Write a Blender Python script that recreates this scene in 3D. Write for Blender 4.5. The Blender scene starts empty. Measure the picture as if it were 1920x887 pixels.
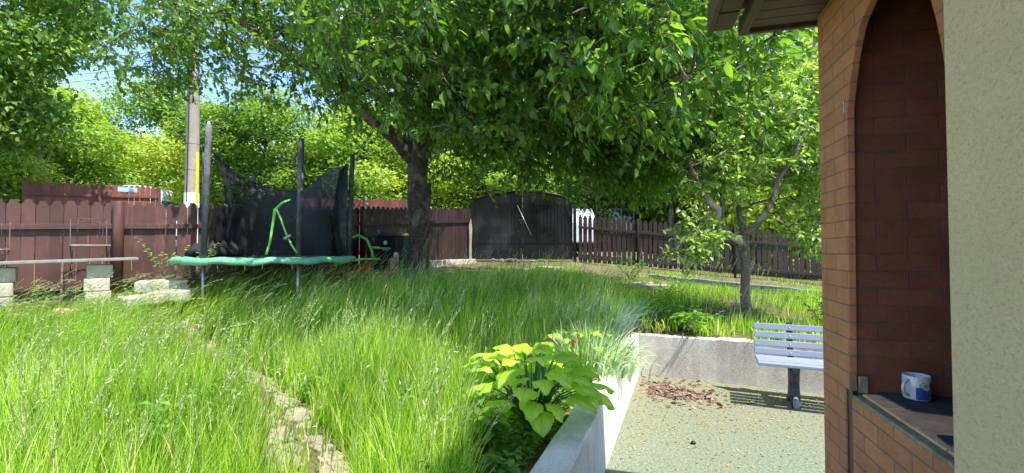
import bpy, math, random
import numpy as np
from mathutils import Vector, Matrix

# ------------------------------------------------------------------ camera, sky, sun
scene = bpy.context.scene
R = math.radians
PITCH = math.atan(21.5 / 860)
CAMZ = 1.6
cd = bpy.data.cameras.new('camera'); cam = bpy.data.objects.new('camera', cd)
scene.collection.objects.link(cam); scene.camera = cam
cd.sensor_width = 36; cd.lens = 860 / 1920 * 36; cd.clip_start = .05; cd.clip_end = 3000
cam.location = (0, 0, CAMZ); cam.rotation_euler = (R(90) + PITCH, 0, 0)

SUN_EL = R(60); SUN_DIR = Vector((.78, -.62, 0)).normalized()
sv = Vector((SUN_DIR.x * math.cos(SUN_EL), SUN_DIR.y * math.cos(SUN_EL), math.sin(SUN_EL)))
sl = bpy.data.lights.new('sun', 'SUN'); so = bpy.data.objects.new('sun', sl)
scene.collection.objects.link(so)
sl.energy = 3.2; sl.angle = R(.53); sl.color = (1, .955, .88)
so.rotation_euler = sv.to_track_quat('Z', 'Y').to_euler()
so.location = (0, 0, 20)

W = bpy.data.worlds.new('World'); scene.world = W; W.use_nodes = True
nt = W.node_tree; nt.nodes.clear()
sky = nt.nodes.new('ShaderNodeTexSky'); sky.sky_type = 'NISHITA'; sky.sun_disc = False
sky.sun_elevation = SUN_EL; sky.sun_rotation = math.atan2(SUN_DIR.x, SUN_DIR.y)
sky.air_density = .75; sky.dust_density = .15; sky.ozone_density = 2.5
bg = nt.nodes.new('ShaderNodeBackground'); bg.inputs[1].default_value = .15
wo = nt.nodes.new('ShaderNodeOutputWorld')
tc = nt.nodes.new('ShaderNodeTexCoord'); nz = nt.nodes.new('ShaderNodeTexNoise')
nz.inputs['Scale'].default_value = 2.2; nz.inputs['Detail'].default_value = 8; nz.inputs['Roughness'].default_value = .55
cr = nt.nodes.new('ShaderNodeValToRGB'); cr.color_ramp.elements[0].position = .56; cr.color_ramp.elements[1].position = .74
mx = nt.nodes.new('ShaderNodeMix'); mx.data_type = 'RGBA'; mx.inputs[7].default_value = (4.2, 4.4, 4.8, 1)
nt.links.new(tc.outputs['Generated'], nz.inputs['Vector']); nt.links.new(nz.outputs['Fac'], cr.inputs[0])
nt.links.new(cr.outputs[0], mx.inputs[0]); nt.links.new(sky.outputs[0], mx.inputs[6])
nt.links.new(mx.outputs[2], bg.inputs[0]); nt.links.new(bg.outputs[0], wo.inputs[0])

vs = scene.view_settings
vs.view_transform = 'Standard'; vs.look = 'None'; vs.exposure = 1.6; vs.gamma = 1
try: vs.use_curve_mapping = False
except Exception: pass
scene.cycles.max_bounces = 8; scene.cycles.transparent_max_bounces = 12
scene.cycles.transmission_bounces = 6; scene.cycles.diffuse_bounces = 4
scene.cycles.use_denoising = True
scene.cycles.sample_clamp_indirect = 6

rng = np.random.default_rng(11)
random.seed(5)

# ------------------------------------------------------------------ helpers
cp, sp = math.cos(PITCH), math.sin(PITCH)
def at(x, y, Y):
    """point seen at photo pixel x, y at ground distance Y"""
    u = (x - 960) / 860; v = (443.5 - y) / 860
    d = Vector((u, cp - v * sp, sp + v * cp)); d = d * (Y / d.y)
    return Vector((d.x, Y, CAMZ + d.z))

def tag(o, label=None, cat=None, group=None, kind=None):
    if label: o['label'] = label
    if cat: o['category'] = cat
    if group: o['group'] = group
    if kind: o['kind'] = kind
    return o
def link(o, parent=None):
    scene.collection.objects.link(o)
    if parent is not None: o.parent = parent
    return o
def empty(name, loc=(0, 0, 0), rz=0, label=None, cat=None, group=None):
    o = bpy.data.objects.new(name, None); link(o); o.location = loc; o.rotation_euler = (0, 0, rz)
    o.empty_display_size = .2
    return tag(o, label, cat, group)

class MB:
    def __init__(s): s.v = []; s.f = []; s.sm = []
    def add(s, vs_, fs, smooth=False):
        n = len(s.v); s.v += [tuple(p) for p in vs_]
        s.f += [tuple(i + n for i in f) for f in fs]; s.sm += [smooth] * len(fs)
        return s
    def box(s, c, size, rz=0, M=None):
        hx, hy, hz = size[0] / 2, size[1] / 2, size[2] / 2
        P = [Vector((x, y, z)) for z in (-hz, hz) for y in (-hy, hy) for x in (-hx, hx)]
        m = (M if M is not None else Matrix.Rotation(rz, 3, 'Z'))
        P = [m @ p + Vector(c) for p in P]
        return s.add(P, [(0, 2, 3, 1), (4, 5, 7, 6), (0, 1, 5, 4), (2, 6, 7, 3), (0, 4, 6, 2), (1, 3, 7, 5)])
    def tube(s, pts, rad, seg=8, cap=True, smooth=True, wob=0):
        pts = [Vector(p) for p in pts]
        if not hasattr(rad, '__len__'): rad = [rad] * len(pts)
        rings = []; up = Vector((0, 0, 1)); prev = None
        for i, p in enumerate(pts):
            t = (pts[min(i + 1, len(pts) - 1)] - pts[max(i - 1, 0)])
            if t.length < 1e-9: t = Vector((0, 0, 1))
            t.normalize()
            if prev is None:
                a = t.orthogonal().normalized()
            else:
                a = prev - t * prev.dot(t)
                a = a.normalized() if a.length > 1e-6 else t.orthogonal().normalized()
            prev = a; b = t.cross(a)
            rings.append([p + (a * math.cos(q) + b * math.sin(q)) * rad[i] * (1 + (random.uniform(-wob, wob) if wob else 0))
                          for q in [2 * math.pi * k / seg for k in range(seg)]])
        vs_ = [p for r in rings for p in r]; fs = []
        for i in range(len(rings) - 1):
            for k in range(seg):
                k2 = (k + 1) % seg
                fs.append((i * seg + k, i * seg + k2, (i + 1) * seg + k2, (i + 1) * seg + k))
        n = len(s.v); s.add(vs_, fs, smooth)
        if cap:
            s.f.append(tuple(n + k for k in reversed(range(seg)))); s.sm.append(False)
            m = n + (len(rings) - 1) * seg
            s.f.append(tuple(m + k for k in range(seg))); s.sm.append(False)
        return s
    def prism(s, poly, thick, M=Matrix.Identity(4)):
        """poly in local x,z ; extruded along local +y by thick"""
        n = len(poly)
        vs_ = [M @ Vector((x, 0, z)) for x, z in poly] + [M @ Vector((x, thick, z)) for x, z in poly]
        fs = [tuple(range(n)), tuple(reversed(range(n, 2 * n)))]
        fs += [((i + 1) % n, i, n + i, n + (i + 1) % n) for i in range(n)]
        return s.add(vs_, fs)
    def lathe(s, prof, c=(0, 0, 0), seg=24, smooth=True):
        c = Vector(c); vs_ = []; fs = []
        for r, z in prof:
            for k in range(seg):
                q = 2 * math.pi * k / seg
                vs_.append(c + Vector((r * math.cos(q), r * math.sin(q), z)))
        for i in range(len(prof) - 1):
            for k in range(seg):
                k2 = (k + 1) % seg
                fs.append((i * seg + k, i * seg + k2, (i + 1) * seg + k2, (i + 1) * seg + k))
        return s.add(vs_, fs, smooth)
    def build(s, name, mat, parent=None, bevel=0, seg=2):
        me = bpy.data.meshes.new(name); me.from_pydata([tuple(p) for p in s.v], [], s.f)
        me.polygons.foreach_set('use_smooth', s.sm); me.update()
        if mat: me.materials.append(mat)
        o = bpy.data.objects.new(name, me); link(o, parent)
        if bevel:
            b = o.modifiers.new('bevel', 'BEVEL'); b.width = bevel; b.segments = seg; b.limit_method = 'ANGLE'; b.angle_limit = R(40)
        return o

def np_mesh(name, V, quads=None, tris=None, mat=None, parent=None, attr=None, smooth=False):
    """fast mesh; attr = per vertex float"""
    me = bpy.data.meshes.new(name)
    V = np.asarray(V, dtype=np.float32).reshape(-1, 3)
    q = np.zeros((0, 4), np.int32) if quads is None else np.asarray(quads, np.int32).reshape(-1, 4)
    t = np.zeros((0, 3), np.int32) if tris is None else np.asarray(tris, np.int32).reshape(-1, 3)
    me.vertices.add(len(V)); me.vertices.foreach_set('co', V.ravel())
    loops = np.concatenate([q.ravel(), t.ravel()]).astype(np.int32)
    me.loops.add(len(loops)); me.loops.foreach_set('vertex_index', loops)
    starts = np.concatenate([np.arange(len(q)) * 4, len(q) * 4 + np.arange(len(t)) * 3]).astype(np.int32)
    me.polygons.add(len(q) + len(t)); me.polygons.foreach_set('loop_start', starts)
    if attr is not None:
        a = me.attributes.new('rnd', 'FLOAT', 'POINT'); a.data.foreach_set('value', np.asarray(attr, np.float32).ravel())
    me.update(calc_edges=True)
    if smooth: me.polygons.foreach_set('use_smooth', np.ones(len(me.polygons), bool))
    if mat: me.materials.append(mat)
    o = bpy.data.objects.new(name, me); link(o, parent)
    return o

def nrm(a): return a / np.maximum(np.linalg.norm(a, axis=-1, keepdims=True), 1e-9)

# ------------------------------------------------------------------ materials
def newmat(name):
    m = bpy.data.materials.new(name); m.use_nodes = True
    n = m.node_tree; n.nodes.clear()
    out = n.nodes.new('ShaderNodeOutputMaterial')
    return m, n, out
def noise(n, scale, detail=4, rough=.55, vec=None, dist=0):
    t = n.nodes.new('ShaderNodeTexNoise'); t.inputs['Scale'].default_value = scale
    t.inputs['Detail'].default_value = detail; t.inputs['Roughness'].default_value = rough; t.inputs['Distortion'].default_value = dist
    if vec is not None: n.links.new(vec, t.inputs['Vector'])
    return t.outputs['Fac']
def coords(n, kind='Object', scale=None, rot=None):
    t = n.nodes.new('ShaderNodeTexCoord'); o = t.outputs[kind]
    if scale or rot:
        m = n.nodes.new('ShaderNodeMapping')
        if scale: m.inputs['Scale'].default_value = scale
        if rot: m.inputs['Rotation'].default_value = rot
        n.links.new(o, m.inputs[0]); o = m.outputs[0]
    return o
def ramp(n, fac, stops):
    r = n.nodes.new('ShaderNodeValToRGB'); e = r.color_ramp.elements
    while len(e) < len(stops): e.new(.5)
    for i, (p, c) in enumerate(stops):
        e[i].position = p; e[i].color = tuple(c) + (1,) if len(c) == 3 else c
    n.links.new(fac, r.inputs[0]); return r.outputs[0]
def mixc(n, fac, a, b, mode='MIX'):
    m = n.nodes.new('ShaderNodeMix'); m.data_type = 'RGBA'; m.blend_type = mode
    for i, v in ((0, fac), (6, a), (7, b)):
        if isinstance(v, (int, float)): m.inputs[i].default_value = v
        elif isinstance(v, tuple): m.inputs[i].default_value = v + (1,) if len(v) == 3 else v
        else: n.links.new(v, m.inputs[i])
    return m.outputs[2]
def math_(n, op, a, b=None):
    m = n.nodes.new('ShaderNodeMath'); m.operation = op
    for i, v in ((0, a), (1, b)):
        if v is None: continue
        if isinstance(v, (int, float)): m.inputs[i].default_value = v
        else: n.links.new(v, m.inputs[i])
    return m.outputs[0]
def bsdf(n, out, col, rough=.7, bump=None, bstr=.3, bdist=.01, metal=0, spec=.4):
    b = n.nodes.new('ShaderNodeBsdfPrincipled')
    if isinstance(col, tuple): b.inputs['Base Color'].default_value = col + (1,)
    else: n.links.new(col, b.inputs['Base Color'])
    if isinstance(rough, (int, float)): b.inputs['Roughness'].default_value = rough
    else: n.links.new(rough, b.inputs['Roughness'])
    b.inputs['Metallic'].default_value = metal; b.inputs['Specular IOR Level'].default_value = spec
    if bump is not None:
        bp = n.nodes.new('ShaderNodeBump'); bp.inputs['Strength'].default_value = bstr; bp.inputs['Distance'].default_value = bdist
        n.links.new(bump, bp.inputs['Height']); n.links.new(bp.outputs[0], b.inputs['Normal'])
    if out is not None: n.links.new(b.outputs[0], out.inputs[0])
    return b
def simple(name, col, rough=.6, var=.25, scale=8, bump=.15, metal=0, kind='Object', stretch=None, spec=.4, dirt=None):
    m, n, out = newmat(name)
    v = coords(n, kind, stretch)
    f = noise(n, scale, 6, .6, v)
    d = tuple(c * (1 - var) for c in col); l = tuple(min(1, c * (1 + var)) for c in col)
    c = ramp(n, f, [(.3, d), (.7, l)])
    if dirt:
        f2 = noise(n, scale * .35, 5, .65, v)
        c = mixc(n, ramp(n, f2, [(.5, (0, 0, 0)), (.68, (1, 1, 1))]), c, dirt)
    fb = noise(n, scale * 6, 4, .6, v)
    bsdf(n, out, c, rough, fb, bump, .01, metal, spec)
    return m
def leafmat(name, stops, trans=.45, rough=.42, tcol=(1.05, 1.12, .42), spec=.5, veins=False):
    m, n, out = newmat(name)
    a = n.nodes.new('ShaderNodeAttribute'); a.attribute_name = 'rnd'
    c = ramp(n, a.outputs['Fac'], stops)
    if veins:
        w = n.nodes.new('ShaderNodeAttribute'); w.attribute_name = 'vein'
        c = mixc(n, math_(n, 'MULTIPLY', w.outputs['Fac'], .55), c, (.16, .34, .03))
        nn_ = noise(n, 35, 5, .6, coords(n, 'Object')); c = mixc(n, ramp(n, nn_, [(.62, (0, 0, 0)), (.72, (.7, .7, .7))]), c, (.42, .36, .10))
    b = bsdf(n, None, c, rough, spec=spec)
    t = n.nodes.new('ShaderNodeBsdfTranslucent')
    tcn = mixc(n, 1.0, c, tuple(tcol), 'MULTIPLY'); tcn = mixc(n, 1.0, tcn, (1.6, 1.6, 1.6), 'MULTIPLY')
    n.links.new(tcn, t.inputs[0])
    mxs = n.nodes.new('ShaderNodeMixShader'); mxs.inputs[0].default_value = trans
    n.links.new(b.outputs[0], mxs.inputs[1]); n.links.new(t.outputs[0], mxs.inputs[2]); n.links.new(mxs.outputs[0], out.inputs[0])
    return m

M = {}
M['cherry_leaf'] = leafmat('cherry_leaf', [(0, (.06, .13, .025)), (.5, (.12, .235, .038)), (.85, (.21, .34, .05)), (1, (.36, .46, .08))], .52, .27)
M['apple_leaf'] = leafmat('apple_leaf', [(0, (.15, .27, .055)), (.5, (.27, .42, .09)), (1, (.46, .56, .22))], .45, .42)
M['far_leaf_a'] = leafmat('far_leaf_a', [(0, (.09, .17, .03)), (.5, (.23, .35, .055)), (1, (.45, .53, .13))], .5, .5)
M['far_leaf_b'] = leafmat('far_leaf_b', [(0, (.07, .15, .03)), (.5, (.17, .29, .05)), (1, (.34, .46, .10))], .45, .5)
M['far_leaf_c'] = leafmat('far_leaf_c', [(0, (.15, .23, .03)), (.5, (.33, .42, .06)), (1, (.56, .60, .15))], .5, .5)
M['hosta'] = leafmat('hosta', [(0, (.30, .50, .04)), (.5, (.46, .66, .06)), (1, (.62, .76, .10))], .38, .4, veins=True)
M['grass'] = leafmat('grass', [(0, (.05, .12, .012)), (.35, (.19, .35, .025)), (.65, (.40, .60, .05)), (.85, (.56, .72, .10)), (.95, (.70, .74, .26)), (1, (.80, .72, .44))], .45, .42)
M['seed'] = leafmat('seed', [(0, (.28, .38, .12)), (1, (.66, .68, .42))], .35, .6)
M['blue_grass'] = leafmat('blue_grass', [(0, (.14, .24, .17)), (1, (.38, .52, .42))], .3, .5, (1, 1.1, .8))
M['var_grass'] = leafmat('var_grass', [(0, (.16, .32, .08)), (.3, (.30, .45, .20)), (.45, (.66, .72, .50)), (1, (.78, .82, .66))], .3, .5, (1, 1.1, .8))
M['iris'] = leafmat('iris', [(0, (.07, .16, .06)), (1, (.15, .27, .12))], .3, .5)
M['weed'] = leafmat('weed', [(0, (.08, .20, .03)), (1, (.22, .40, .06))], .42, .5)
M['dead_leaf'] = leafmat('dead_leaf', [(0, (.10, .055, .04)), (.6, (.25, .15, .115)), (1, (.38, .27, .21))], .15, .7, (1, .8, .5))
M['litter'] = leafmat('litter', [(0, (.10, .07, .03)), (.5, (.42, .33, .08)), (1, (.50, .36, .18))], .15, .7, (1, .9, .5))
M['petal'] = leafmat('petal', [(0, (.25, .11, .05)), (1, (.42, .26, .15))], .3, .6, (1, .8, .5))
M['fruit'] = simple('fruit', (.55, .30, .03), .35, .25, 30, 0)

def bark(name, c1, c2, scale=9, bands=True):
    m, n, out = newmat(name)
    v = coords(n, 'Object', (1, 1, .28))
    f = noise(n, scale, 8, .7, v, .6)
    v2 = coords(n, 'Object', (1, 1, 5)) if bands else v
    f2 = noise(n, scale * .8, 5, .6, v2)
    c = ramp(n, f, [(.32, c1), (.72, c2)])
    c = mixc(n, ramp(n, f2, [(.52, (0, 0, 0)), (.7, (.6, .6, .6))]), c, tuple(min(1, q * 1.7) for q in c2))
    f4 = noise(n, 3.2, 6, .65, coords(n, 'Object', (1, 1, .5)), .8)
    c = mixc(n, ramp(n, f4, [(.50, (0, 0, 0)), (.60, (.7, .7, .7))]), c, tuple(min(1, q * 2.4) for q in c2))
    h = math_(n, 'ADD', f, math_(n, 'MULTIPLY', f2, .5))
    bsdf(n, out, c, .85, h, .9, .03)
    return m
M['bark'] = bark('bark', (.022, .016, .013), (.12, .095, .075))
M['bark2'] = bark('bark2', (.05, .04, .032), (.24, .20, .16), 16)
M['far_bark'] = bark('far_bark', (.07, .055, .045), (.2, .17, .14), 5, False)

def paint_wood(name, c, worn, var=.2, amount=.62, rough=.55):
    m, n, out = newmat(name)
    v = coords(n, 'Object', (1, 1, .12))
    f = noise(n, 14, 8, .65, v); f2 = noise(n, 2.1, 5, .6, coords(n, 'Object')); f3 = noise(n, 55, 4, .7, v)
    col = ramp(n, f2, [(.3, tuple(q * (1 - var) for q in c)), (.7, tuple(q * (1 + var) for q in c))])
    gi = n.nodes.new('ShaderNodeNewGeometry'); col = mixc(n, 1.0, col, ramp(n, gi.outputs['Random Per Island'], [(0, (.66, .70, .74)), (1, (1.28, 1.22, 1.16))]), 'MULTIPLY')
    col = mixc(n, ramp(n, f, [(amount, (0, 0, 0)), (amount + .12, (1, 1, 1))]), col, worn)
    bsdf(n, out, col, rough, f3, .35, .004)
    return m
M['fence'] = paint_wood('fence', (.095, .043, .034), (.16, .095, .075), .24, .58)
M['fence_shaded'] = paint_wood('fence_shaded', (.030, .016, .013), (.06, .04, .033), .25, .60)  # brown taken darker: the shade over these fences is put into the paint
M['street_fence'] = paint_wood('street_fence', (.16, .055, .04), (.22, .12, .10), .2, .62)
M['stucco'] = None
def stucco():
    m, n, out = newmat('stucco')
    v = coords(n, 'Object', (1, 1, 1.5))
    f = noise(n, 70, 8, .75, v, 1.2); f2 = noise(n, 3, 4, .5, v); vv = coords(n, 'Object', (.6, .6, 2.2)); f3 = noise(n, 140, 5, .7, vv, .6)
    c = ramp(n, f, [(.30, (.52, .36, .18)), (.48, (.84, .64, .355)), (.75, (.92, .73, .43))])
    c = mixc(n, ramp(n, f2, [(.4, (0, 0, 0)), (.7, (.35, .35, .35))]), c, (.68, .52, .30))
    c = mixc(n, ramp(n, f3, [(.62, (0, 0, 0)), (.72, (.25, .25, .25))]), c, (.30, .22, .12))
    bsdf(n, out, c, .92, math_(n, 'ADD', f, math_(n, 'MULTIPLY', f3, .8)), .8, .006, spec=.2)
    return m
M['stucco'] = stucco()
def brick(name, c1, c2, mortar, sw='XZ'):
    m, n, out = newmat(name)
    t = coords(n, 'Object'); s = n.nodes.new('ShaderNodeSeparateXYZ'); n.links.new(t, s.inputs[0])
    cb = n.nodes.new('ShaderNodeCombineXYZ')
    n.links.new(s.outputs['X' if sw == 'XZ' else 'Y'], cb.inputs[0]); n.links.new(s.outputs['Z'], cb.inputs[1])
    wob = noise(n, 9, 2, .5, t)
    add = n.nodes.new('ShaderNodeVectorMath'); add.operation = 'MULTIPLY_ADD'
    nn = n.nodes.new('ShaderNodeTexNoise'); nn.inputs['Scale'].default_value = 6; n.links.new(t, nn.inputs['Vector'])
    n.links.new(nn.outputs['Color'], add.inputs[0]); add.inputs[1].default_value = (.006, .006, 0); n.links.new(cb.outputs[0], add.inputs[2])
    b = n.nodes.new('ShaderNodeTexBrick'); n.links.new(add.outputs[0], b.inputs['Vector'])
    b.inputs['Scale'].default_value = 1; b.inputs['Brick Width'].default_value = .235; b.inputs['Row Height'].default_value = .075
    b.inputs['Mortar Size'].default_value = .0042; b.inputs['Mortar Smooth'].default_value = .3; b.inputs['Bias'].default_value = 0
    b.inputs['Color1'].default_value = c1 + (1,); b.inputs['Color2'].default_value = c2 + (1,); b.inputs['Mortar'].default_value = mortar + (1,)
    g = noise(n, 120, 5, .7, t); g2 = noise(n, 7, 5, .6, t)
    c = mixc(n, .55, b.outputs['Color'], ramp(n, g2, [(.3, (.55, .55, .55)), (.7, (1.15, 1.1, 1.05))]), 'MULTIPLY')
    c = mixc(n, .35, c, ramp(n, g, [(.35, (.5, .5, .5)), (.65, (1.2, 1.2, 1.2))]), 'MULTIPLY')
    h = math_(n, 'SUBTRACT', math_(n, 'MULTIPLY', g, .25), b.outputs['Fac'])
    bsdf(n, out, c, .8, h, .7, .006, spec=.25)
    return m
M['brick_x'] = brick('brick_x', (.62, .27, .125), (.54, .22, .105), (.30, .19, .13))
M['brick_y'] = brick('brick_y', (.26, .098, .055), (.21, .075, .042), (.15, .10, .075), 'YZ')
M['mortar'] = simple('mortar', (.36, .31, .22), .95, .3, 25, .8, dirt=(.2, .18, .12), spec=.1)
M['sill'] = simple('sill', (.82, .50, .31), .95, .25, 14, .3, dirt=(.60, .36, .22), spec=.05)
M['soffit'] = paint_wood('soffit', (.11, .070, .045), (.13, .10, .08), .15, .66)
M['dark_metal'] = simple('dark_metal', (.03, .033, .035), .45, .3, 12, .2, .4)
def concrete(name, base, stain, scale=6, stops=(.45, .7)):
    m, n, out = newmat(name)
    v = coords(n, 'Object'); vz = coords(n, 'Object', (1, 1, .25))
    f = noise(n, scale, 8, .65, v); f2 = noise(n, scale * 12, 6, .7, v); f3 = noise(n, scale * .8, 6, .6, vz)
    c = ramp(n, f, [(.3, tuple(q * .82 for q in base)), (.7, tuple(min(1, q * 1.1) for q in base))])
    c = mixc(n, ramp(n, f3, [(stops[0], (0, 0, 0)), (stops[1], (.75, .75, .75))]), c, stain)
    c = mixc(n, .4, c, ramp(n, f2, [(.35, (.55, .55, .55)), (.6, (1.1, 1.1, 1.1))]), 'MULTIPLY')
    bsdf(n, out, c, .93, math_(n, 'ADD', f2, math_(n, 'MULTIPLY', f, .6)), .8, .015, spec=.2)
    return m
M['wall_conc'] = concrete('wall_conc', (.62, .58, .52), (.40, .35, .29), 5)
M['wall_white'] = concrete('wall_white', (.82, .78, .70), (.45, .40, .33), 5, (.54, .82))
M['block'] = concrete('block', (.60, .56, .44), (.30, .28, .2), 7)
M['slab'] = concrete('slab', (.30, .30, .28), (.18, .18, .17), 9)
M['stone'] = concrete('stone', (.52, .46, .38), (.30, .25, .18), 4)
M['pole_conc'] = concrete('pole_conc', (.38, .34, .29), (.25, .22, .19), 3)
M['white_paint'] = simple('white_paint', (.78, .78, .76), .6, .08, 10, .1)
M['yellow_paint'] = simple('yellow_paint', (.75, .72, .02), .5, .08, 10, .1)
M['bench'] = paint_wood('bench', (.29, .335, .41), (.24, .26, .30), .06, .68, .5)
M['iron'] = simple('iron', (.045, .05, .06), .55, .4, 20, .4, .3, dirt=(.12, .13, .15))
M['iron_pale'] = simple('iron_pale', (.22, .25, .30), .6, .3, 20, .4, .2)
M['bolt'] = simple('bolt', (.6, .6, .62), .35, .1, 20, .1, .8)
M['pad'] = simple('pad', (.16, .42, .24), .5, .25, 6, .4, dirt=(.22, .40, .28))
M['foam'] = simple('foam', (.05, .055, .06), .7, .3, 14, .4, dirt=(.13, .14, .14))
M['steel'] = simple('steel', (.35, .36, .36), .4, .2, 20, .1, .7)
M['lime'] = simple('lime', (.16, .48, .07), .5, .2, 10, .2)
M['mat_black'] = simple('mat_black', (.015, .015, .016), .8, .3, 60, .3)
M['red_plastic'] = simple('red_plastic', (.55, .04, .025), .4, .2, 9, .1)
M['bin_black'] = simple('bin_black', (.015, .016, .018), .4, .3, 8, .1)
M['bin_green'] = simple('bin_green', (.03, .07, .06), .4, .3, 8, .1)
M['bin_yellow'] = simple('bin_yellow', (.45, .40, .03), .4, .2, 8, .1)
M['tyre'] = simple('tyre', (.02, .02, .02), .8, .2, 20, .2)
M['wire'] = simple('wire', (.10, .07, .06), .6, .3, 20, .1, .3)
M['car_paint'] = simple('car_paint', (.72, .73, .75), .25, .03, 4, 0, 0, spec=.6)
M['glass_dark'] = simple('glass_dark', (.03, .045, .06), .06, .1, 3, 0, 0, spec=.8)
M['sign_blue'] = simple('sign_blue', (.35, .50, .68), .5, .1, 10, .05)
M['mug_white'] = simple('mug_white', (.62, .63, .66), .18, .03, 10, 0, spec=.6)
M['mug_blue'] = simple('mug_blue', (.03, .09, .36), .25, .35, 60, 0, spec=.5)
M['mug_grey'] = simple('mug_grey', (.16, .18, .20), .25, .4, 50, 0, spec=.5)
M['mug_black'] = simple('mug_black', (.01, .01, .012), .25, .1, 60, 0)
M['placemat'] = simple('placemat', (.06, .062, .068), .9, .2, 14, .4, spec=.1)
M['tile_roof'] = simple('tile_roof', (.14, .06, .045), .8, .3, 5, .5)
M['house_wall'] = simple('house_wall', (.50, .44, .36), .9, .12, 3, .2)
M['brown_wall'] = simple('brown_wall', (.10, .06, .045), .9, .2, 3, .2)
def gatemat():
    m, n, out = newmat('gate_metal')
    v = coords(n, 'Object', (1, 1, .3)); f = noise(n, 3, 6, .6, v); f2 = noise(n, 40, 4, .6, v); f3 = noise(n, 1.3, 3, .5, coords(n, 'Object'))
    c = ramp(n, f, [(.45, (.006, .006, .007)), (.64, (.014, .014, .016)), (.78, (.06, .065, .07))])
    bsdf(n, out, c, ramp(n, f3, [(.35, (.18, .18, .18)), (.7, (.5, .5, .5))]), f2, .08, .004, .2, .5)
    return m
M['gate'] = gatemat()
def netmat():
    m, n, out = newmat('net')
    b = bsdf(n, None, (.012, .013, .014), .6); t = n.nodes.new('ShaderNodeBsdfTransparent')
    f = noise(n, 2.2, 4, .6, coords(n, 'Object'))
    a = ramp(n, f, [(.35, (.06, .06, .06)), (.65, (.28, .28, .28))])
    x = n.nodes.new('ShaderNodeMixShader'); n.links.new(a, x.inputs[0]); n.links.new(b.outputs[0], x.inputs[1]); n.links.new(t.outputs[0], x.inputs[2])
    n.links.new(x.outputs[0], out.inputs[0]); return m
M['net'] = netmat()
def turf():
    m, n, out = newmat('patio_carpet')
    v = coords(n, 'Object')
    f = noise(n, 48, 8, .85, v); f2 = noise(n, 1.1, 5, .6, v); f3 = noise(n, 22, 8, .75, v); f4 = noise(n, 110, 4, .7, v)
    c = ramp(n, f, [(.40, (.09, .115, .075)), (.5, (.195, .23, .16)), (.60, (.29, .33, .245))])
    br = ramp(n, f3, [(.44, (0, 0, 0)), (.58, (1, 1, 1))])
    far = n.nodes.new('ShaderNodeSeparateXYZ'); n.links.new(v, far.inputs[0])
    g = math_(n, 'ADD', math_(n, 'MULTIPLY', far.outputs['Y'], .42), math_(n, 'MULTIPLY', f2, 1.3))
    gg = ramp(n, math_(n, 'MULTIPLY', math_(n, 'SUBTRACT', g, 1.8), 1.0), [(.25, (.05, .05, .05)), (.95, (.8, .8, .8))])
    c = mixc(n, mixc(n, 1.0, br, gg, 'MULTIPLY'), c, (.26, .21, .12))
    c = mixc(n, ramp(n, f4, [(.57, (0, 0, 0)), (.63, (.7, .7, .7))]), c, (.12, .085, .04))
    bsdf(n, out, c, .95, math_(n, 'ADD', f, f3), .7, .008, spec=.15)
    return m
M['turf'] = turf()
def soil():
    m, n, out = newmat('soil')
    v = coords(n, 'Object')
    f = noise(n, 1.3, 6, .6, v); f2 = noise(n, 22, 8, .7, v); f3 = noise(n, 6, 5, .6, v)
    c = ramp(n, f2, [(.3, (.07, .05, .03)), (.55, (.18, .13, .08)), (.75, (.32, .25, .16))])
    c = mixc(n, ramp(n, f3, [(.42, (0, 0, 0)), (.6, (.8, .8, .8))]), c, (.09, .13, .03))
    c = mixc(n, ramp(n, f, [(.5, (0, 0, 0)), (.7, (.6, .6, .6))]), c, (.28, .22, .13))
    bsdf(n, out, c, .95, f2, .8, .03, spec=.15)
    return m
M['soil'] = soil()
M['asphalt'] = simple('asphalt', (.06, .06, .058), .9, .2, 4, .4)

# ------------------------------------------------------------------ layout constants
WR0 = Vector((.26, 2.24)); WR1 = Vector((1.615, 5.86))           # inner (patio side) line of the side wall
FW1 = Vector((3.44, 5.06))                                       # far wall runs WR1 -> FW1
wd = (WR1 - WR0).normalized(); wn = Vector((-wd.y, wd.x))         # wn points left, to the garden
fd = (FW1 - WR1).normalized(); fn = Vector((-fd.y, fd.x))         # fn points away from patio
def sstep(a, b, x):
    t = np.clip((x - a) / (b - a), 0, 1); return t * t * (3 - 2 * t)
def gz(X, Y):
    X = np.asarray(X, float); Y = np.asarray(Y, float)
    z = .40 + .77 * np.clip((Y - 4.2) / 9.6, 0, 1) + .2 * sstep(15.5, 20, Y)
    z = z - np.clip((X - 2) * .085, 0, 1.1) * sstep(7, 12, Y)
    zl = .70 + .11 * (Y - 6.0)
    w = sstep(3.2, 5.6, -X) * sstep(3.0, 6.0, Y) * (1 - sstep(9, 12, Y))
    z = z * (1 - w) + zl * w
    z = z + .035 * np.sin(X * 1.7 + Y * .6) * np.sin(Y * 1.3 - X * .4) * (Y > -50)
    return z
def gzf(x, y): return float(gz(x, y))
def in_patio(X, Y):
    a = (X - (WR0.x - .09 * -wn.x * -1)) * wd.y - (Y - WR0.y) * wd.x
    a = (X - (WR0.x + wn.x * .09)) * wd.y - (Y - (WR0.y + wn.y * .09)) * wd.x
    b = (X - (WR1.x + fn.x * .09)) * fn.x + (Y - (WR1.y + fn.y * .09)) * fn.y
    return (a > 0) & (b < 0)

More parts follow.
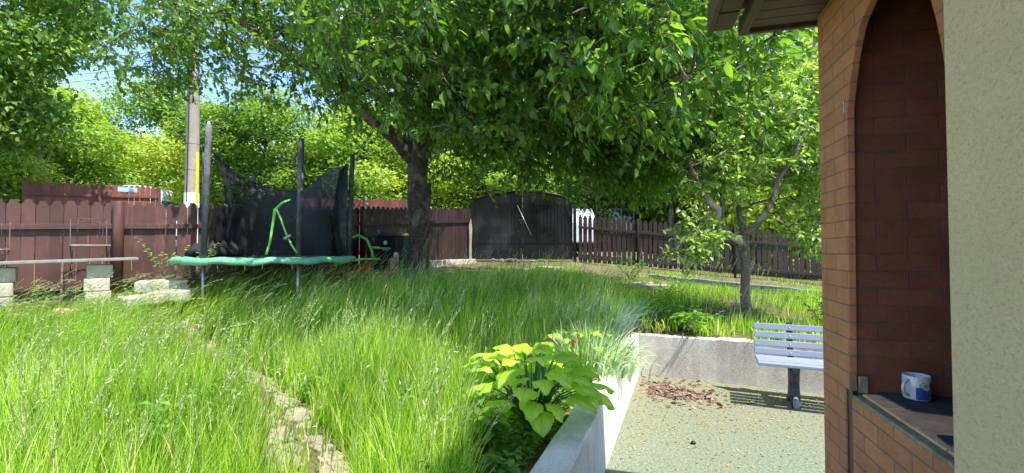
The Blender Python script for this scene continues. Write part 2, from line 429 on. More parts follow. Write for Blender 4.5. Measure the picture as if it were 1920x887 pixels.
# ground
def gridlines(lo, hi, dlo, dhi, fine, coarse):
    a = [dlo]
    while a[-1] < dhi: a.append(a[-1] + fine)
    s = coarse
    x = a[-1]
    while x < hi: x += s; a.append(x); s *= 1.25
    s = coarse; x = dlo; b = []
    while x > lo: x -= s; b.append(x); s *= 1.25
    return np.array(b[::-1] + a)
gx = gridlines(-500, 500, -1.6, 6.2, .06, .25); gy = gridlines(-60, 900, -3, 6.3, .06, .25)
GX, GY = np.meshgrid(gx, gy); GZ = gz(GX, GY); GZ[in_patio(GX, GY)] = -.06
nx, ny = len(gx), len(gy)
V = np.stack([GX, GY, GZ], -1).reshape(-1, 3)
i = np.arange(nx - 1); j = np.arange(ny - 1); I, J = np.meshgrid(i, j); a0 = (J * nx + I).ravel()
ground = np_mesh('ground', V, np.stack([a0, a0 + 1, a0 + nx + 1, a0 + nx], -1), None, M['soil'], smooth=True)
tag(ground, kind='structure')

# patio floor
pc = [Vector((-1.3, -2.5)), WR1 + wn * 0 , FW1 + fd * 3.5, Vector((7.5, -4)), Vector((-1.8, -4))]
pc[0] = WR0 - wd * 5
mb = MB(); mb.add([(p.x, p.y, 0) for p in pc], [(4, 3, 2, 1, 0)]); tag(mb.build('patio_floor', M['turf']), kind='structure')
# street beyond the fence
mb = MB(); mb.add([(-60, 19.2, 1.47), (60, 19.2, 1.47), (60, 25, 1.47), (-60, 25, 1.47)], [(0, 1, 2, 3)]); tag(mb.build('road', M['asphalt']), kind='structure')

# retaining walls
def slab_wall(name, A, B, nrm2, th, z0, zA, zB, mat, n=40, jit=.006):
    mb = MB(); A = Vector(A); B = Vector(B); nv = Vector(nrm2)
    rows = []
    for k in range(n + 1):
        t = k / n; p = A.lerp(B, t); zt = zA + (zB - zA) * t + random.uniform(-jit, jit)
        r = [Vector((p.x, p.y, z0)), Vector((p.x, p.y, zt - .012)), Vector((p.x + nv.x * .012, p.y + nv.y * .012, zt)),
             Vector((p.x + nv.x * (th - .012), p.y + nv.y * (th - .012), zt)), Vector((p.x + nv.x * th, p.y + nv.y * th, zt - .012)),
             Vector((p.x + nv.x * th, p.y + nv.y * th, z0))]
        for q in r[1:5]: q.x += random.uniform(-jit, jit) * .4; q.y += random.uniform(-jit, jit) * .4
        rows.append(r)
    vs_ = [q for r in rows for q in r]; fs = []
    for k in range(n):
        for m in range(5): fs.append((k * 6 + m, (k + 1) * 6 + m, (k + 1) * 6 + m + 1, k * 6 + m + 1))
    fs += [tuple(range(6)), tuple(n * 6 + m for m in reversed(range(6)))]
    mb.add(vs_, fs); return mb.build(name, mat)
w = slab_wall('retaining_wall', WR0 - wd * 4.4, WR1 + wd * .0, wn, .185, -.1, .49, .50, M['wall_white'], 60)
tag(w, 'white rendered low wall running back beside the leafy hosta to the patio corner', 'wall')
w = slab_wall('retaining_wall', WR1 - fd * .17 + fn * .003, FW1 + fd * 2.6, fn, .185, -.1, .50, .545, M['wall_conc'], 60)
tag(w, 'rough grey concrete low wall behind the bench', 'wall')

# ------------------------------------------------------------------ the house (local frame: x towards the camera, y into the house)
HO = Vector((1.49, 2.04, 0)); HA = math.atan2(-.963, -.27)
house = empty('house', HO, HA, 'brick and yellow stucco house corner with arched opening and wooden eave', 'house')
hx = Vector((math.cos(HA), math.sin(HA), 0)); hy = Vector((-math.sin(HA), math.cos(HA), 0))
def hl(p):
    d = Vector(p) - HO; return Vector((d.dot(hx), d.dot(hy), d.z))
def on_P(x, y, t=0):
    u = (x - 960) / 860; v = (443.5 - y) / 860; d = Vector((u, cp - v * sp, sp + v * cp)); o = Vector((0, 0, CAMZ))
    k = ((HO - o).dot(hy) + t) / d.dot(hy); return hl(o + d * k)
SILL = .95
Larch = [on_P(x, y) for x, y in ((1588, 206), (1594, 150), (1600, 101), (1612, 45), (1631, 0))]
Rarch = [on_P(x, y) for x, y in ((1774, 150), (1764, 86), (1755, 41), (1744, 0))]
apex = ((Larch[-1].x + Rarch[-1].x) / 2 + .03, max(Larch[-1].z, Rarch[-1].z) + .10)
pl = [(-.305, 0), (-.055, 0), (-.055, SILL + .02), (0, SILL + .02)]
pl += [(max(0, p.x), p.z) for p in Larch]
pl += [apex, ((Rarch[-1].x + apex[0]) / 2 + .02, Rarch[-1].z + .07)] + [(p.x, p.z) for p in reversed(Rarch)]
pl += [(Rarch[0].x + .02, 1.9), (Rarch[0].x + .03, SILL), (1.25, SILL), (1.25, 3.2), (-.305, 3.2)]
# counter-clockwise for a front face at local y=0 looking from -y
def fan_wall(name, poly, th, mat, parent, y0=0):
    mb = MB(); mb.prism(poly, th, Matrix.Translation((0, y0, 0)))
    o = mb.build(name, mat, parent, .004)
    return o
arch_wall = fan_wall('brick_wall', pl, .03, M['brick_x'], house)
mb = MB(); mb.prism([(.006, 0), (1.25, 0), (1.25, SILL - .004), (.006, SILL - .004)], .10, Matrix.Translation((0, .006, 0))); mb.build('lower_wall', M['brick_x'], house, .003)
mb = MB(); mb.box((-.025, .018, SILL / 2 + .01), (.058, .016, SILL + .016)); mb.build('slot_shade_strip', M['dark_metal'], house)  # dark strip across the slot, standing in for the shade inside it
# inner reveal wall, back wall, near wall and ceiling of the niche
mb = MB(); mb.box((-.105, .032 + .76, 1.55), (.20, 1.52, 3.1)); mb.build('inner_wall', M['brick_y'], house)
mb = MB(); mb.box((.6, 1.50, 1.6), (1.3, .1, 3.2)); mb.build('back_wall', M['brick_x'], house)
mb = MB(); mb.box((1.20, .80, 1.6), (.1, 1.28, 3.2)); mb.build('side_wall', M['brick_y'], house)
# sill of stone tiles with a mortar edge
s0 = .015
for k in range(5):
    L = (.19, .205, .18, .21, .2)[k]
    mb = MB(); mb.box((s0 + L / 2, .62, SILL + .006), (L - .007, 1.16, .02)); mb.build('sill_tile', M['sill'], house, .004)
    s0 += L
mb = MB(); mb.box((.62, .02, SILL + .002), (1.2, .036, .016)); mb.build('mortar_edge', M['mortar'], house, .005)
mb = MB(); mb.box((.004, .050, SILL + .052), (.014, .034, .072)); mb.build('mortar_block', M['mortar'], house, .004)
mb = MB(); mb.box((.004, .004, 2.23), (.010, .012, .055)); mb.tube([(.006, -.004, 2.2), (.006, -.004, 2.262)], .004, 8); mb.build('hinge', M['steel'], house, .002)
# stucco wall nearer the camera
mb = MB(); mb.box((.965 + 1.75, -.145 + .55, 1.6), (3.5, 1.1, 3.2)); mb.build('stucco_wall', M['stucco'], house, .012, 3)
# eave: soffit boards, trims, fascia and gutter box
ec = hl(at(1385, 66, 2.50)); es, et, ez = ec.x, ec.y, ec.z
eave = MB(); eave.box((es + 2.2, et + 1.6, ez + .20), (4.4, 3.2, .12)); eave = eave.build('roof', M['tile_roof'], house, .01)
bw = .092; k = 0; s_ = es + .035
while s_ < es + 1.1:
    mb = MB(); mb.box((s_ + bw / 2, et + .05 + .20, ez + .025), (bw - .006, .40, .018)); mb.build('soffit_board', M['soffit'], eave, .002)
    s_ += bw
mb = MB(); mb.box((es + .6, et + 1.0, ez + .040), (1.3, 1.3 + .6, .01)); mb.build('soffit_backing', M['dark_metal'], eave)
mb = MB(); mb.box((es + 1.2, et + .02, ez + .03), (2.4, .045, .075)); mb.build('edge_trim', M['soffit'], eave, .004)
mb = MB(); mb.box((es + .012, et + .75, ez + .045), (.026, 1.5, .10)); mb.build('end_trim', M['soffit'], eave, .004)
mb = MB()
M4 = Matrix.Rotation(R(8), 3, 'Z')
mb.box((es + .55, et + .44, ez + .012), (1.2, .03, .02), M=Matrix.Rotation(R(-38), 3, 'Z')); 
mb.build('mitre_trim', M['soffit'], eave, .003)
mb = MB(); mb.box((es + .02 + 1.2, et - .085, ez + .075), (2.4, .10, .10)); mb.build('fascia_box', M['soffit'], eave, .006)
mb = MB(); mb.box((es + .0 + 1.2, et - .148, ez + .095), (2.42, .022, .17)); mb.build('fascia_board', M['soffit'], eave, .006)
mb = MB(); mb.box((es + .23, et - .085, ez + .022), (.006, .10, .004)); mb.build('board_joint', M['dark_metal'], eave)

# ------------------------------------------------------------------ mug, placemat and dark slate on the sill
def hw(p): return HO + hx * p[0] + hy * p[1] + Vector((0, 0, p[2]))
top = SILL + .0165
def on_z(x, y, z):
    u = (x - 960) / 860; v = (443.5 - y) / 860; d = Vector((u, cp - v * sp, sp + v * cp)); k = (z - CAMZ) / d.z
    return Vector((0, 0, CAMZ)) + d * k
pm = [on_z(x, y, top) for x, y in ((1642, 738), (1700, 768), (1712, 772), (1800, 783), (1900, 770), (1860, 742))]
mb = MB(); n_ = len(pm)
mb.add([(p.x, p.y, top) for p in pm] + [(p.x, p.y, top + .006) for p in pm],
       [tuple(reversed(range(n_))), tuple(range(n_, 2 * n_))] + [(i_, (i_ + 1) % n_, n_ + (i_ + 1) % n_, n_ + i_) for i_ in range(n_)])
tag(mb.build('placemat', M['placemat'], None, .002), 'dark grey placemat lying on the sill beneath the mug', 'placemat')
pm = [on_z(x, y, top) for x, y in ((1756, 819), (1772, 832), (1800, 846), (1830, 838), (1800, 822))]
mb = MB(); n_ = len(pm)
mb.add([(p.x, p.y, top) for p in pm] + [(p.x, p.y, top + .008) for p in pm],
       [tuple(reversed(range(n_))), tuple(range(n_, 2 * n_))] + [(i_, (i_ + 1) % n_, n_ + (i_ + 1) % n_, n_ + i_) for i_ in range(n_)])
tag(mb.build('slate_piece', M['placemat'], None, .002), 'small dark slate scrap on the brick sill near the stucco corner', 'slate')
mp = on_z(1719, 747, top + .006)
mug = empty('mug', mp, 0, 'white ceramic mug with blue print standing on the dark placemat', 'mug')
RM, HM = .047, .098
mb = MB(); mb.lathe([(0, .004), (RM * .86, .004), (RM * .9, 0), (RM * .95, .003), (RM, .012), (RM, HM - .003), (RM - .0015, HM), (RM - .003, HM - .002), (RM - .004, .012), (0, .010)], seg=48)
mb.build('mug_body', M['mug_white'], mug)
ha = math.atan2(-.25, -.97)
hd = Vector((math.cos(ha), math.sin(ha), 0))
pts = [hd * (RM - .003 + .030 * math.sin(q)) + Vector((0, 0, .050 + .031 * math.cos(q))) for q in np.linspace(0.05, math.pi - .05, 14)]
mb = MB(); mb.tube(pts, .0065, 10); mb.build('handle', M['mug_white'], mug)
def patch(name, mat, a0, a1, zlo, zhi, r, parent, wav=0):
    mb = MB(); n1, n2 = 14, 6; vs_ = []; fs = []
    for ii in range(n1 + 1):
        for jj in range(n2 + 1):
            a_ = a0 + (a1 - a0) * ii / n1; z_ = zlo + (zhi(ii / n1) if callable(zhi) else zhi - 0) * 1.0 * jj / n2 if callable(zhi) else zlo + (zhi - zlo) * jj / n2
            vs_.append((r * math.cos(a_), r * math.sin(a_), z_))
    for ii in range(n1):
        for jj in range(n2):
            q = ii * (n2 + 1) + jj; fs.append((q, q + n2 + 1, q + n2 + 2, q + 1))
    mb.add(vs_, fs, True); return mb.build(name, mat, parent)
va = math.atan2(-mp.y, -mp.x)                       # towards the viewer's side of the garden
bl = patch('blue_print', M['mug_blue'], va - .05, va + .95, .006, lambda t: .044 + .006 * math.sin(t * 5 + .4), RM + .0006, mug)
patch('grey_print', M['mug_grey'], va + .98, va + 1.5, .010, lambda t: .060 + .01 * math.sin(t * 3.1), RM + .0006, mug)
mb = MB()
for zc, w_, cc in ((.064, .30, .008), (.071, .27, .007), (.077, .12, .003)):
    pts = []
    for q in np.linspace(-1, 1, 9):
        a_ = va + .48 + q * w_; pts.append(((RM + .0003) * math.cos(a_), (RM + .0003) * math.sin(a_), zc - cc * (1 - q * q)))
    mb.tube(pts, .0012, 5)
mb.build('black_print', M['mug_black'], mug)

# ------------------------------------------------------------------ bench
BO = at(1414, 603, 5.02); BO.z = 0
bench = empty('bench', BO, math.atan2(fd.y, fd.x), 'pale blue-grey slatted park bench on dark cast iron legs by the low wall', 'bench')
BL = 1.75
for k in range(4):
    z_ = .485 + k * .086; y_ = .02 + k * .02
    mb = MB(); mb.box((BL / 2, y_, z_), (BL, .026, .066), M=Matrix.Rotation(R(-12), 3, 'X')); sl_ = mb.build('back_slat', M['bench'], bench, .006)
    for bx_ in (.34, BL - .34):
        mb = MB(); mb.lathe([(0, 0), (.008, 0), (.007, .004), (0, .006)], (0, 0, 0), 10)
        for q in range(len(mb.v) - 40, len(mb.v)):
            x_, yy, zz = mb.v[q]; mb.v[q] = (bx_ + x_, y_ - .014 - zz, z_ + yy)
        mb.build('bolt', M['bolt'], sl_)
for k in range(4):
    mb = MB(); mb.box((BL / 2, -.40 + k * .105, .445 - .006 * (k - 1) ** 2 * .3), (BL, .085, .032)); mb.build('seat_slat', M['bench'], bench, .007)
for bx_ in (.34, BL - .34):
    lg = MB()
    def mm(x_): return Matrix.Translation((x_ - .03, 0, 0)) @ Matrix(((0, 1, 0, 0), (1, 0, 0, 0), (0, 0, 1, 0), (0, 0, 0, 1)))
    # seat bearer, rear upright, pedestal and splayed feet drawn in the y-z plane
    def yz(poly, th=.05):
        n_ = len(poly)
        lg.add([(bx_ - th / 2, y_, z_) for y_, z_ in poly] + [(bx_ + th / 2, y_, z_) for y_, z_ in poly],
               [tuple(range(n_)), tuple(reversed(range(n_, 2 * n_)))] + [((q + 1) % n_, q, n_ + q, n_ + (q + 1) % n_) for q in range(n_)])
    yz([(-.42, .40), (-.42, .425), (.0, .425), (.045, .44), (.13, .80), (.10, .80), (.02, .46), (-.02, .395), (-.10, .36), (-.30, .37)])
    yz([(-.25, .37), (-.10, .37), (-.12, .22), (-.08, .09), (.02, .03), (.03, .0), (-.06, .0), (-.14, .06), (-.19, .09), (-.27, .06), (-.31, .0), (-.22, .22)], .09)
    lg.build('leg', M['iron'], bench, .006)
    mb = MB(); mb.tube([(bx_, -.27, .10), (bx_, -.30, .075), (bx_, -.33, .04), (bx_, -.36, .018)], [.02, .028, .03, .022], 10); mb.build('foot', M['iron_pale'], bench)

# ------------------------------------------------------------------ fences
def board_outline(hw_, h, z0, style=0):
    if style == 0:
        return [(-hw_, z0), (hw_, z0), (hw_, h - .068), (hw_ * .84, h - .066), (hw_ * .70, h - .054), (hw_ * .61, h - .034), (hw_ * .60, h - .014), (hw_ * .30, h - .002), (-hw_ * .30, h - .002), (-hw_ * .60, h - .014), (-hw_ * .61, h - .034), (-hw_ * .70, h - .054), (-hw_ * .84, h - .066), (-hw_, h - .068)]
    return [(-hw_, z0), (hw_, z0), (hw_, h - .03), (hw_ * .5, h), (-hw_ * .5, h), (-hw_, h - .03)]
def fence(A, B, posts, label, mat, bw=.15, gap=.006, zt=(2.4, 2.4), zb=(1.1, 1.1), rails=(.33,), railbot=True, post_r=.07, post_round=True, group=None, front=1, rail_h=.08, railsz=.06, sty=0, th=.022, post_front=True, post_top=.0):
    A = Vector(A); B = Vector(B); d = (B - A); L = d.length; d.normalize(); nv = Vector((d.y, -d.x)) * front   # nv to the viewer
    rz = math.atan2(d.y, d.x)
    o = empty('fence', (A.x, A.y, zb[0]), 0, label, 'fence', group)
    inv = Matrix.Translation((-A.x, -A.y, -zb[0]))
    def fin(mb, name, m=mat, bev=0):
        mb.v = [tuple(inv @ Vector(p)) for p in mb.v]; return mb.build(name, m, o, bev)
    zz = lambda q, t: q[0] + (q[1] - q[0]) * t
    pt = [0] + list(posts) + [L]
    for a_, b_ in zip(pt[:-1], pt[1:]):
        mb = MB(); s = a_ + .02
        while s + bw * .6 < b_:
            c = s + bw / 2; t = c / L; p = A + d * c
            Mx = Matrix.Translation((p.x, p.y, 0)) @ Matrix.Rotation(rz + random.gauss(0, .012), 4, 'Z') @ Matrix.Translation((0, random.uniform(-.003, .003), zz(zt, t))) @ Matrix.Rotation(random.gauss(0, .006), 4, 'Y')
            h_ = random.uniform(-.02, .02)
            ol = [(x_, z_) for x_, z_ in board_outline(bw / 2 - gap / 2 * random.uniform(.4, 1.8), h_, zz(zb, t) - zz(zt, t) + random.uniform(-.02, .02), sty)]
            mb.prism(ol, th, Mx @ Matrix.Translation((0, 0 if front > 0 else 0, 0)))
            s += bw
        fin(mb, 'board_panel', mat, 0)
        rl = [(zt, -r_) for r_ in rails] + ([(zb, .14)] if railbot else [])
        for q, off in rl:
            mb = MB(); t0, t1 = a_ / L, b_ / L
            P0 = A + d * (a_ + .03) + nv * (railsz / 2 + .002); P1 = A + d * (b_ - .03) + nv * (railsz / 2 + .002)
            z0_, z1_ = zz(q, t0) + off, zz(q, t1) + off
            hh = rail_h / 2
            cs = [P0 - nv * railsz / 2, P0 + nv * railsz / 2, P1 + nv * railsz / 2, P1 - nv * railsz / 2]
            vs_ = [(c.x, c.y, (z0_ if k < 2 else z1_) - hh) for k, c in enumerate(cs)] + [(c.x, c.y, (z0_ if k < 2 else z1_) + hh) for k, c in enumerate(cs)]
            mb.add(vs_, [(3, 2, 1, 0), (4, 5, 6, 7), (0, 1, 5, 4), (1, 2, 6, 5), (2, 3, 7, 6), (3, 0, 4, 7)])
            fin(mb, 'rail', mat, .004)
    for c in posts:
        t = c / L; p = A + d * c + nv * ((post_r + .004) if post_front else 0)
        mb = MB(); g = min(gzf(p.x, p.y), zz(zb, t)) - .1
        if post_round: mb.tube([(p.x, p.y, g), (p.x, p.y, zz(zt, t) + post_top - .01), (p.x, p.y, zz(zt, t) + post_top)], [post_r, post_r, post_r * .93], 20)
        else: mb.box((p.x, p.y, (g + zz(zt, t) + post_top) / 2), (post_r * 2, post_r * 2, zz(zt, t) + post_top - g), rz)
        fin(mb, 'post', mat, 0 if post_round else .004)
    return o
dL = Vector((.743, .669))
PL = Vector((-6.37, 7.41))
A = PL - dL * 3.6; B = Vector((-4.6, 9.0)) 
LL = (B - A).length
fence(A, B, [3.6 - 2.9, 3.6], 'red-brown scallop-topped plank fence behind the wire chairs and stone table', M['fence'], .15, .006,
      (2.22, 2.43), (.74, 1.02), (.40,), True, .075)
fence((-4.6, 9.0), (-1.30, 14.25), [2.0, 4.1], 'dark brown plank fence in tree shade behind the trampoline and wheelie bins', M['fence_shaded'], .15, .008,
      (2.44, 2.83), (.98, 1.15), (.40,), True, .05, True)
fence((2.02, 14.15), (14.935, 12.14), [1.8, 4.55, 7.2, 9.9, 12.6], 'dark brown picket fence with bright gaps right of the metal gate', M['fence_shaded'], .145, .032,
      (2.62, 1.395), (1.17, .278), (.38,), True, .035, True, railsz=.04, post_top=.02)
# fences across the street
fence(at(40, 341, 14.0).xy, at(299, 350, 16.6).xy, [1.8], 'distant red-brown picket fence beyond the garden, under the light blue plate', M['street_fence'], .15, .006,
      (3.66, 3.83), (1.2, 1.3), (.4,), True, .05)
fence(at(560, 372, 19.0).xy, at(775, 376, 19.0).xy, [2.2], 'distant brown fence seen between trampoline net and cherry trunk', M['street_fence'], .15, .004,
      (3.68, 3.62), (1.4, 1.4), (.4,), True, .05)
# kerb slab under the shady fence
A_ = Vector((-2.35, 12.3)); B_ = Vector((-1.25, 13.9))
o = slab_wall('concrete_kerb', A_, B_, Vector((.82, -.56)), .22, 1.0, 1.27, 1.27, M['stone'], 10); tag(o, 'pale concrete kerb at the foot of the fence right of the cherry trunk', 'kerb')
o = slab_wall('stone_kerb', (3.3, 11.1), (7.2, 7.9), Vector((.63, .77)), .12, .3, .965, .68, M['slab'], 24, .012); tag(o, 'long low stone kerb in front of the picket fence behind the apple tree', 'kerb')

# ------------------------------------------------------------------ gate
gate = empty('gate', (-1.25, 14.3, 1.17), 0, 'black sheet metal double gate with arched spiked top', 'gate')
GXW = 3.16
def gtop(x): return .06 + 1.86 + .30 * math.sin(math.pi * min(1, max(0, x / GXW)) * .92 + .08)
for k in range(2):
    x0, x1 = (0.02, GXW / 2 - .012) if k == 0 else (GXW / 2 + .012, GXW - .02)
    n_ = 12; xs = [x0 + (x1 - x0) * q / n_ for q in range(n_ + 1)]
    mb = MB(); mb.prism([(x0, .08)] + [(x1, .08)] + [(x, gtop(x)) for x in reversed(xs)], .006, Matrix.Translation((0, .03, 0)))
    leaf = mb.build('gate_leaf', M['gate'], gate)
    mb = MB()
    mb.tube([(x, .02, gtop(x)) for x in xs], .018, 6)
    for xx in (x0 + .02, x1 - .02): mb.box((xx, .015, (.05 + gtop(xx)) / 2), (.045, .035, gtop(xx) - .05))
    for zz in (.09, .62): mb.box(((x0 + x1) / 2, .012, zz), (x1 - x0, .03, .04))
    for q in range(1, 14):
        xx = x0 + (x1 - x0) * q / 14; mb.box((xx, .022, (.1 + gtop(xx)) / 2), (.012, .012, gtop(xx) - .1))
    mb.build('frame', M['gate'], leaf)
    mb = MB()
    for q in range(0, 12):
        xx = x0 + (x1 - x0) * (q + .5) / 12; zt_ = gtop(xx)
        mb.tube([(xx, .02, zt_), (xx, .02, zt_ + .13), (xx, .02, zt_ + .15), (xx, .02, zt_ + .22)], [.007, .007, .016, .001], 6)
    mb.build('spikes', M['gate'], leaf)
mb = MB(); mb.box((GXW / 2 - .06, -.01, 1.25), (.06, .05, .16)); mb.tube([(GXW / 2 - .06, -.03, 1.29), (GXW / 2 - .06, -.08, 1.29), (GXW / 2 - .18, -.08, 1.29)], .011, 8); mb.build('latch', M['dark_metal'], gate)
mb = MB(); mb.tube([(GXW / 2 - .16, -.05, 1.75), (GXW / 2 + .26, -.25, .82)], .009, 8); mb.build('brace_bar', M['steel'], gate)
for xx in (-.03, GXW + .05):
    mb = MB(); mb.box((xx, .02, .9), (.09, .09, 2.0)); mb.build('gate_post', M['gate'], gate, .006)
# leaning pale plank and rubble pile at the gate
mb = MB(); mb.prism([(0, 0), (.09, 0), (.075, .5), (.10, 1.0), (.06, 1.35), (-.0, 1.15), (.02, .6)], .03, Matrix.Translation((-1.32, 14.05, 1.16)))
tag(mb.build('weathered_plank', M['stone'], None, .004), 'pale weathered plank upright against the left gate post', 'plank')

# ------------------------------------------------------------------ trampoline
TC = Vector((-4.0, 7.6)); TZ = 1.43
tg = gzf(TC.x, TC.y)
tr = empty('trampoline', (TC.x, TC.y, tg), 0, 'round garden trampoline with green padded rim and sagging black net', 'trampoline')
tz = TZ - tg
angs = [R(a) for a in (-105, -45, 15, 75, 130, 172)]
# padded rim
mb = MB(); n1 = 96; prof = [(q_[0] * .925, q_[1]) for q_ in [(1.20, .01), (1.22, .025), (1.32, .036), (1.42, .025), (1.455, .0), (1.45, -.03), (1.44, -.032), (1.42, -.0), (1.22, -.0)]]
vs_ = []; fs = []
for k in range(n1):
    a_ = 2 * math.pi * k / n1; sag = .012 * math.sin(a_ * 11) + .008 * math.sin(a_ * 23 + 1)
    fl = .03 * abs(math.sin(a_ * 6)) + random.uniform(-.008, .008)
    for q, (r_, z_) in enumerate(prof):
        rr = r_ + (random.uniform(-.006, .006)); vs_.append((rr * math.cos(a_), rr * math.sin(a_), tz + z_ + sag * .5 - (.02 + fl * .5 if q in (5, 6) else 0)))
m_ = len(prof)
for k in range(n1):
    for q in range(m_): fs.append((k * m_ + q, ((k + 1) % n1) * m_ + q, ((k + 1) % n1) * m_ + (q + 1) % m_, k * m_ + (q + 1) % m_))
mb.add(vs_, fs, True); mb.build('rim_pad', M['pad'], tr)
mb = MB(); mb.lathe([(0, tz - .02), (1.105, tz + .0)], seg=64); mb.build('jump_mat', M['mat_black'], tr)
mb = MB(); mb.tube([(1.28 * math.cos(2 * math.pi * k / 48), 1.28 * math.sin(2 * math.pi * k / 48), tz - .035) for k in range(49)], .022, 8, False); mb.build('frame_ring', M['steel'], tr)
PR = 1.22
for k, a_ in enumerate(angs):
    x_, y_ = PR * math.cos(a_), PR * math.sin(a_); g = gzf(TC.x + x_, TC.y + y_) - tg
    lean = (.03, .02, .05, -.02, -.05, .02)[k]
    tp = (x_ + lean, y_ + .02, 3.34 - tg - (.12 if k in (1, 2) else 0) - (.35 if k in (3, 4) else 0))
    if k == 5: tp = (x_ - .02, y_, tp[2] - .12)
    mb = MB(); mb.tube([(x_, y_, tz - .04), tuple(Vector((x_, y_, tz)).lerp(Vector(tp), .5)), tp], .040, 12); po = mb.build('net_pole', M['foam'], tr)
    if k == 0:
        mb = MB(); mb.tube([(tp[0], tp[1], tp[2] - .01), (tp[0], tp[1], tp[2] + .05)], [.026, .012], 10); mb.build('pole_cap', M['white_paint'], po)
    mb = MB(); mb.tube([(x_, y_, g - .05), (x_, y_, tz - .03)], .021, 10); mb.build('leg', M['steel'], tr)
# sagging net round the back
key = [(174, 3.25), (158, 3.06), (140, 2.90), (125, 2.76), (110, 2.70), (98, 2.68), (85, 2.74), (75, 2.84), (65, 3.03), (60, 3.1), (45, 3.08), (15, 3.06), (-2, 2.85)]
ka = [k[0] for k in key][::-1]; kz = [k[1] for k in key][::-1]
n1, n2 = 90, 22; Vn = []; 
for q in range(n1 + 1):
    a_ = 174 - 176 * q / n1; zt_ = np.interp(a_, ka, kz) - tg
    for w_ in range(n2 + 1):
        f = w_ / n2; z_ = tz + .02 + (zt_ - tz - .02) * f
        r_ = 1.14 - .10 * math.sin(math.pi * f) + .06 * math.sin(a_ * .06) * f + .015 * math.sin(a_ * .17 + f * 3)
        # left end of the net is pulled inwards near the mat
        pull = max(0, (a_ - 140) / 34) * math.sin(math.pi * min(1, f * .9 + .05)) * .30
        aa = R(a_ - 40 * pull)
        Vn.append((r_ * math.cos(aa), r_ * math.sin(aa), z_))
qd = [(q * (n2 + 1) + w_, (q + 1) * (n2 + 1) + w_, (q + 1) * (n2 + 1) + w_ + 1, q * (n2 + 1) + w_ + 1) for q in range(n1) for w_ in range(n2)]
np_mesh('safety_net', Vn, qd, None, M['net'], tr, smooth=True)
mb = MB(); mb.tube([Vn[q * (n2 + 1) + n2] for q in range(n1 + 1)], .008, 6); mb.build('net_hem', M['mat_black'], tr)
n3 = 10; V3 = []
for q in range(n1 + 1):
    a_ = R(178 - 184 * q / n1); zh = 2.22 + .10 * math.sin(q * .13) + .015 * math.sin(q * .3) - tg
    for w_ in range(n3 + 1):
        f = w_ / n3; r_ = 1.05 + .015 * math.sin(q * .2 + f * 4) - .05 * f; V3.append((r_ * math.cos(a_), r_ * math.sin(a_), tz + .02 + (zh - tz - .02) * f))
np_mesh('fallen_net_layer', V3, [(q * (n3 + 1) + w_, (q + 1) * (n3 + 1) + w_, (q + 1) * (n3 + 1) + w_ + 1, q * (n3 + 1) + w_ + 1) for q in range(n1) for w_ in range(n3)], None, M['net'], tr, smooth=True)
# slumped folds of net by the right pole and left bottom
mb = MB()
x_, y_ = 1.17 * math.cos(angs[2]), 1.17 * math.sin(angs[2])
for q in range(5):
    mb.tube([(x_ + .02 * q - .05, y_ - .03, 3.0 - tg), (x_ + .03 * q - .09, y_ - .05, 2.4 - tg), (x_ + .03 * q - .12, y_ - .06, 1.9 - tg), (x_ + .02 * q - .05, y_ - .05, tz + .03)], [.012, .022, .03, .012], 6)
mb.build('net_fold', M['foam'], tr)
mb = MB(); rr = random.Random(3)
for q in range(14):
    a_ = R(206 - q * 4.2); r0 = 1.0 - .02 * q * .4; x0, y0 = r0 * math.cos(a_), r0 * math.sin(a_)
    mb.tube([(x0 - .1, y0 - .12, tz + .04), (x0, y0 - .08, tz + .12 + rr.uniform(0, .1)), (x0 + .1, y0, tz + .05)], [.04, .09, .04], 7, wob=.25)
mb.build('net_bundle', M['mat_black'], tr)
# green foam strip hanging in an inverted V
def tl(x, y, Y): p = at(x, y, Y); return (p.x - TC.x, p.y - TC.y, p.z - tg)
mb = MB(); mb.tube([tl(546, 374, 6.75), tl(530, 380, 6.72), tl(516, 393, 6.7), tl(511, 425, 6.65), tl(506, 455, 6.6), tl(499, 477, 6.5)], [.012, .018, .024, .020, .017, .017], 8); mb.build('foam_strip', M['lime'], tr)
mb = MB(); mb.tube([tl(518, 391, 6.7), tl(527, 412, 6.65), tl(537, 440, 6.6), tl(547, 460, 6.55), tl(556, 474, 6.5)], [.014, .014, .013, .013, .012], 8); mb.build('foam_strip', M['lime'], tr)
mb = MB(); mb.tube([tl(533, 448, 6.55), tl(545, 441, 6.55)], [.025, .02], 8); mb.build('clip', M['steel'], tr)

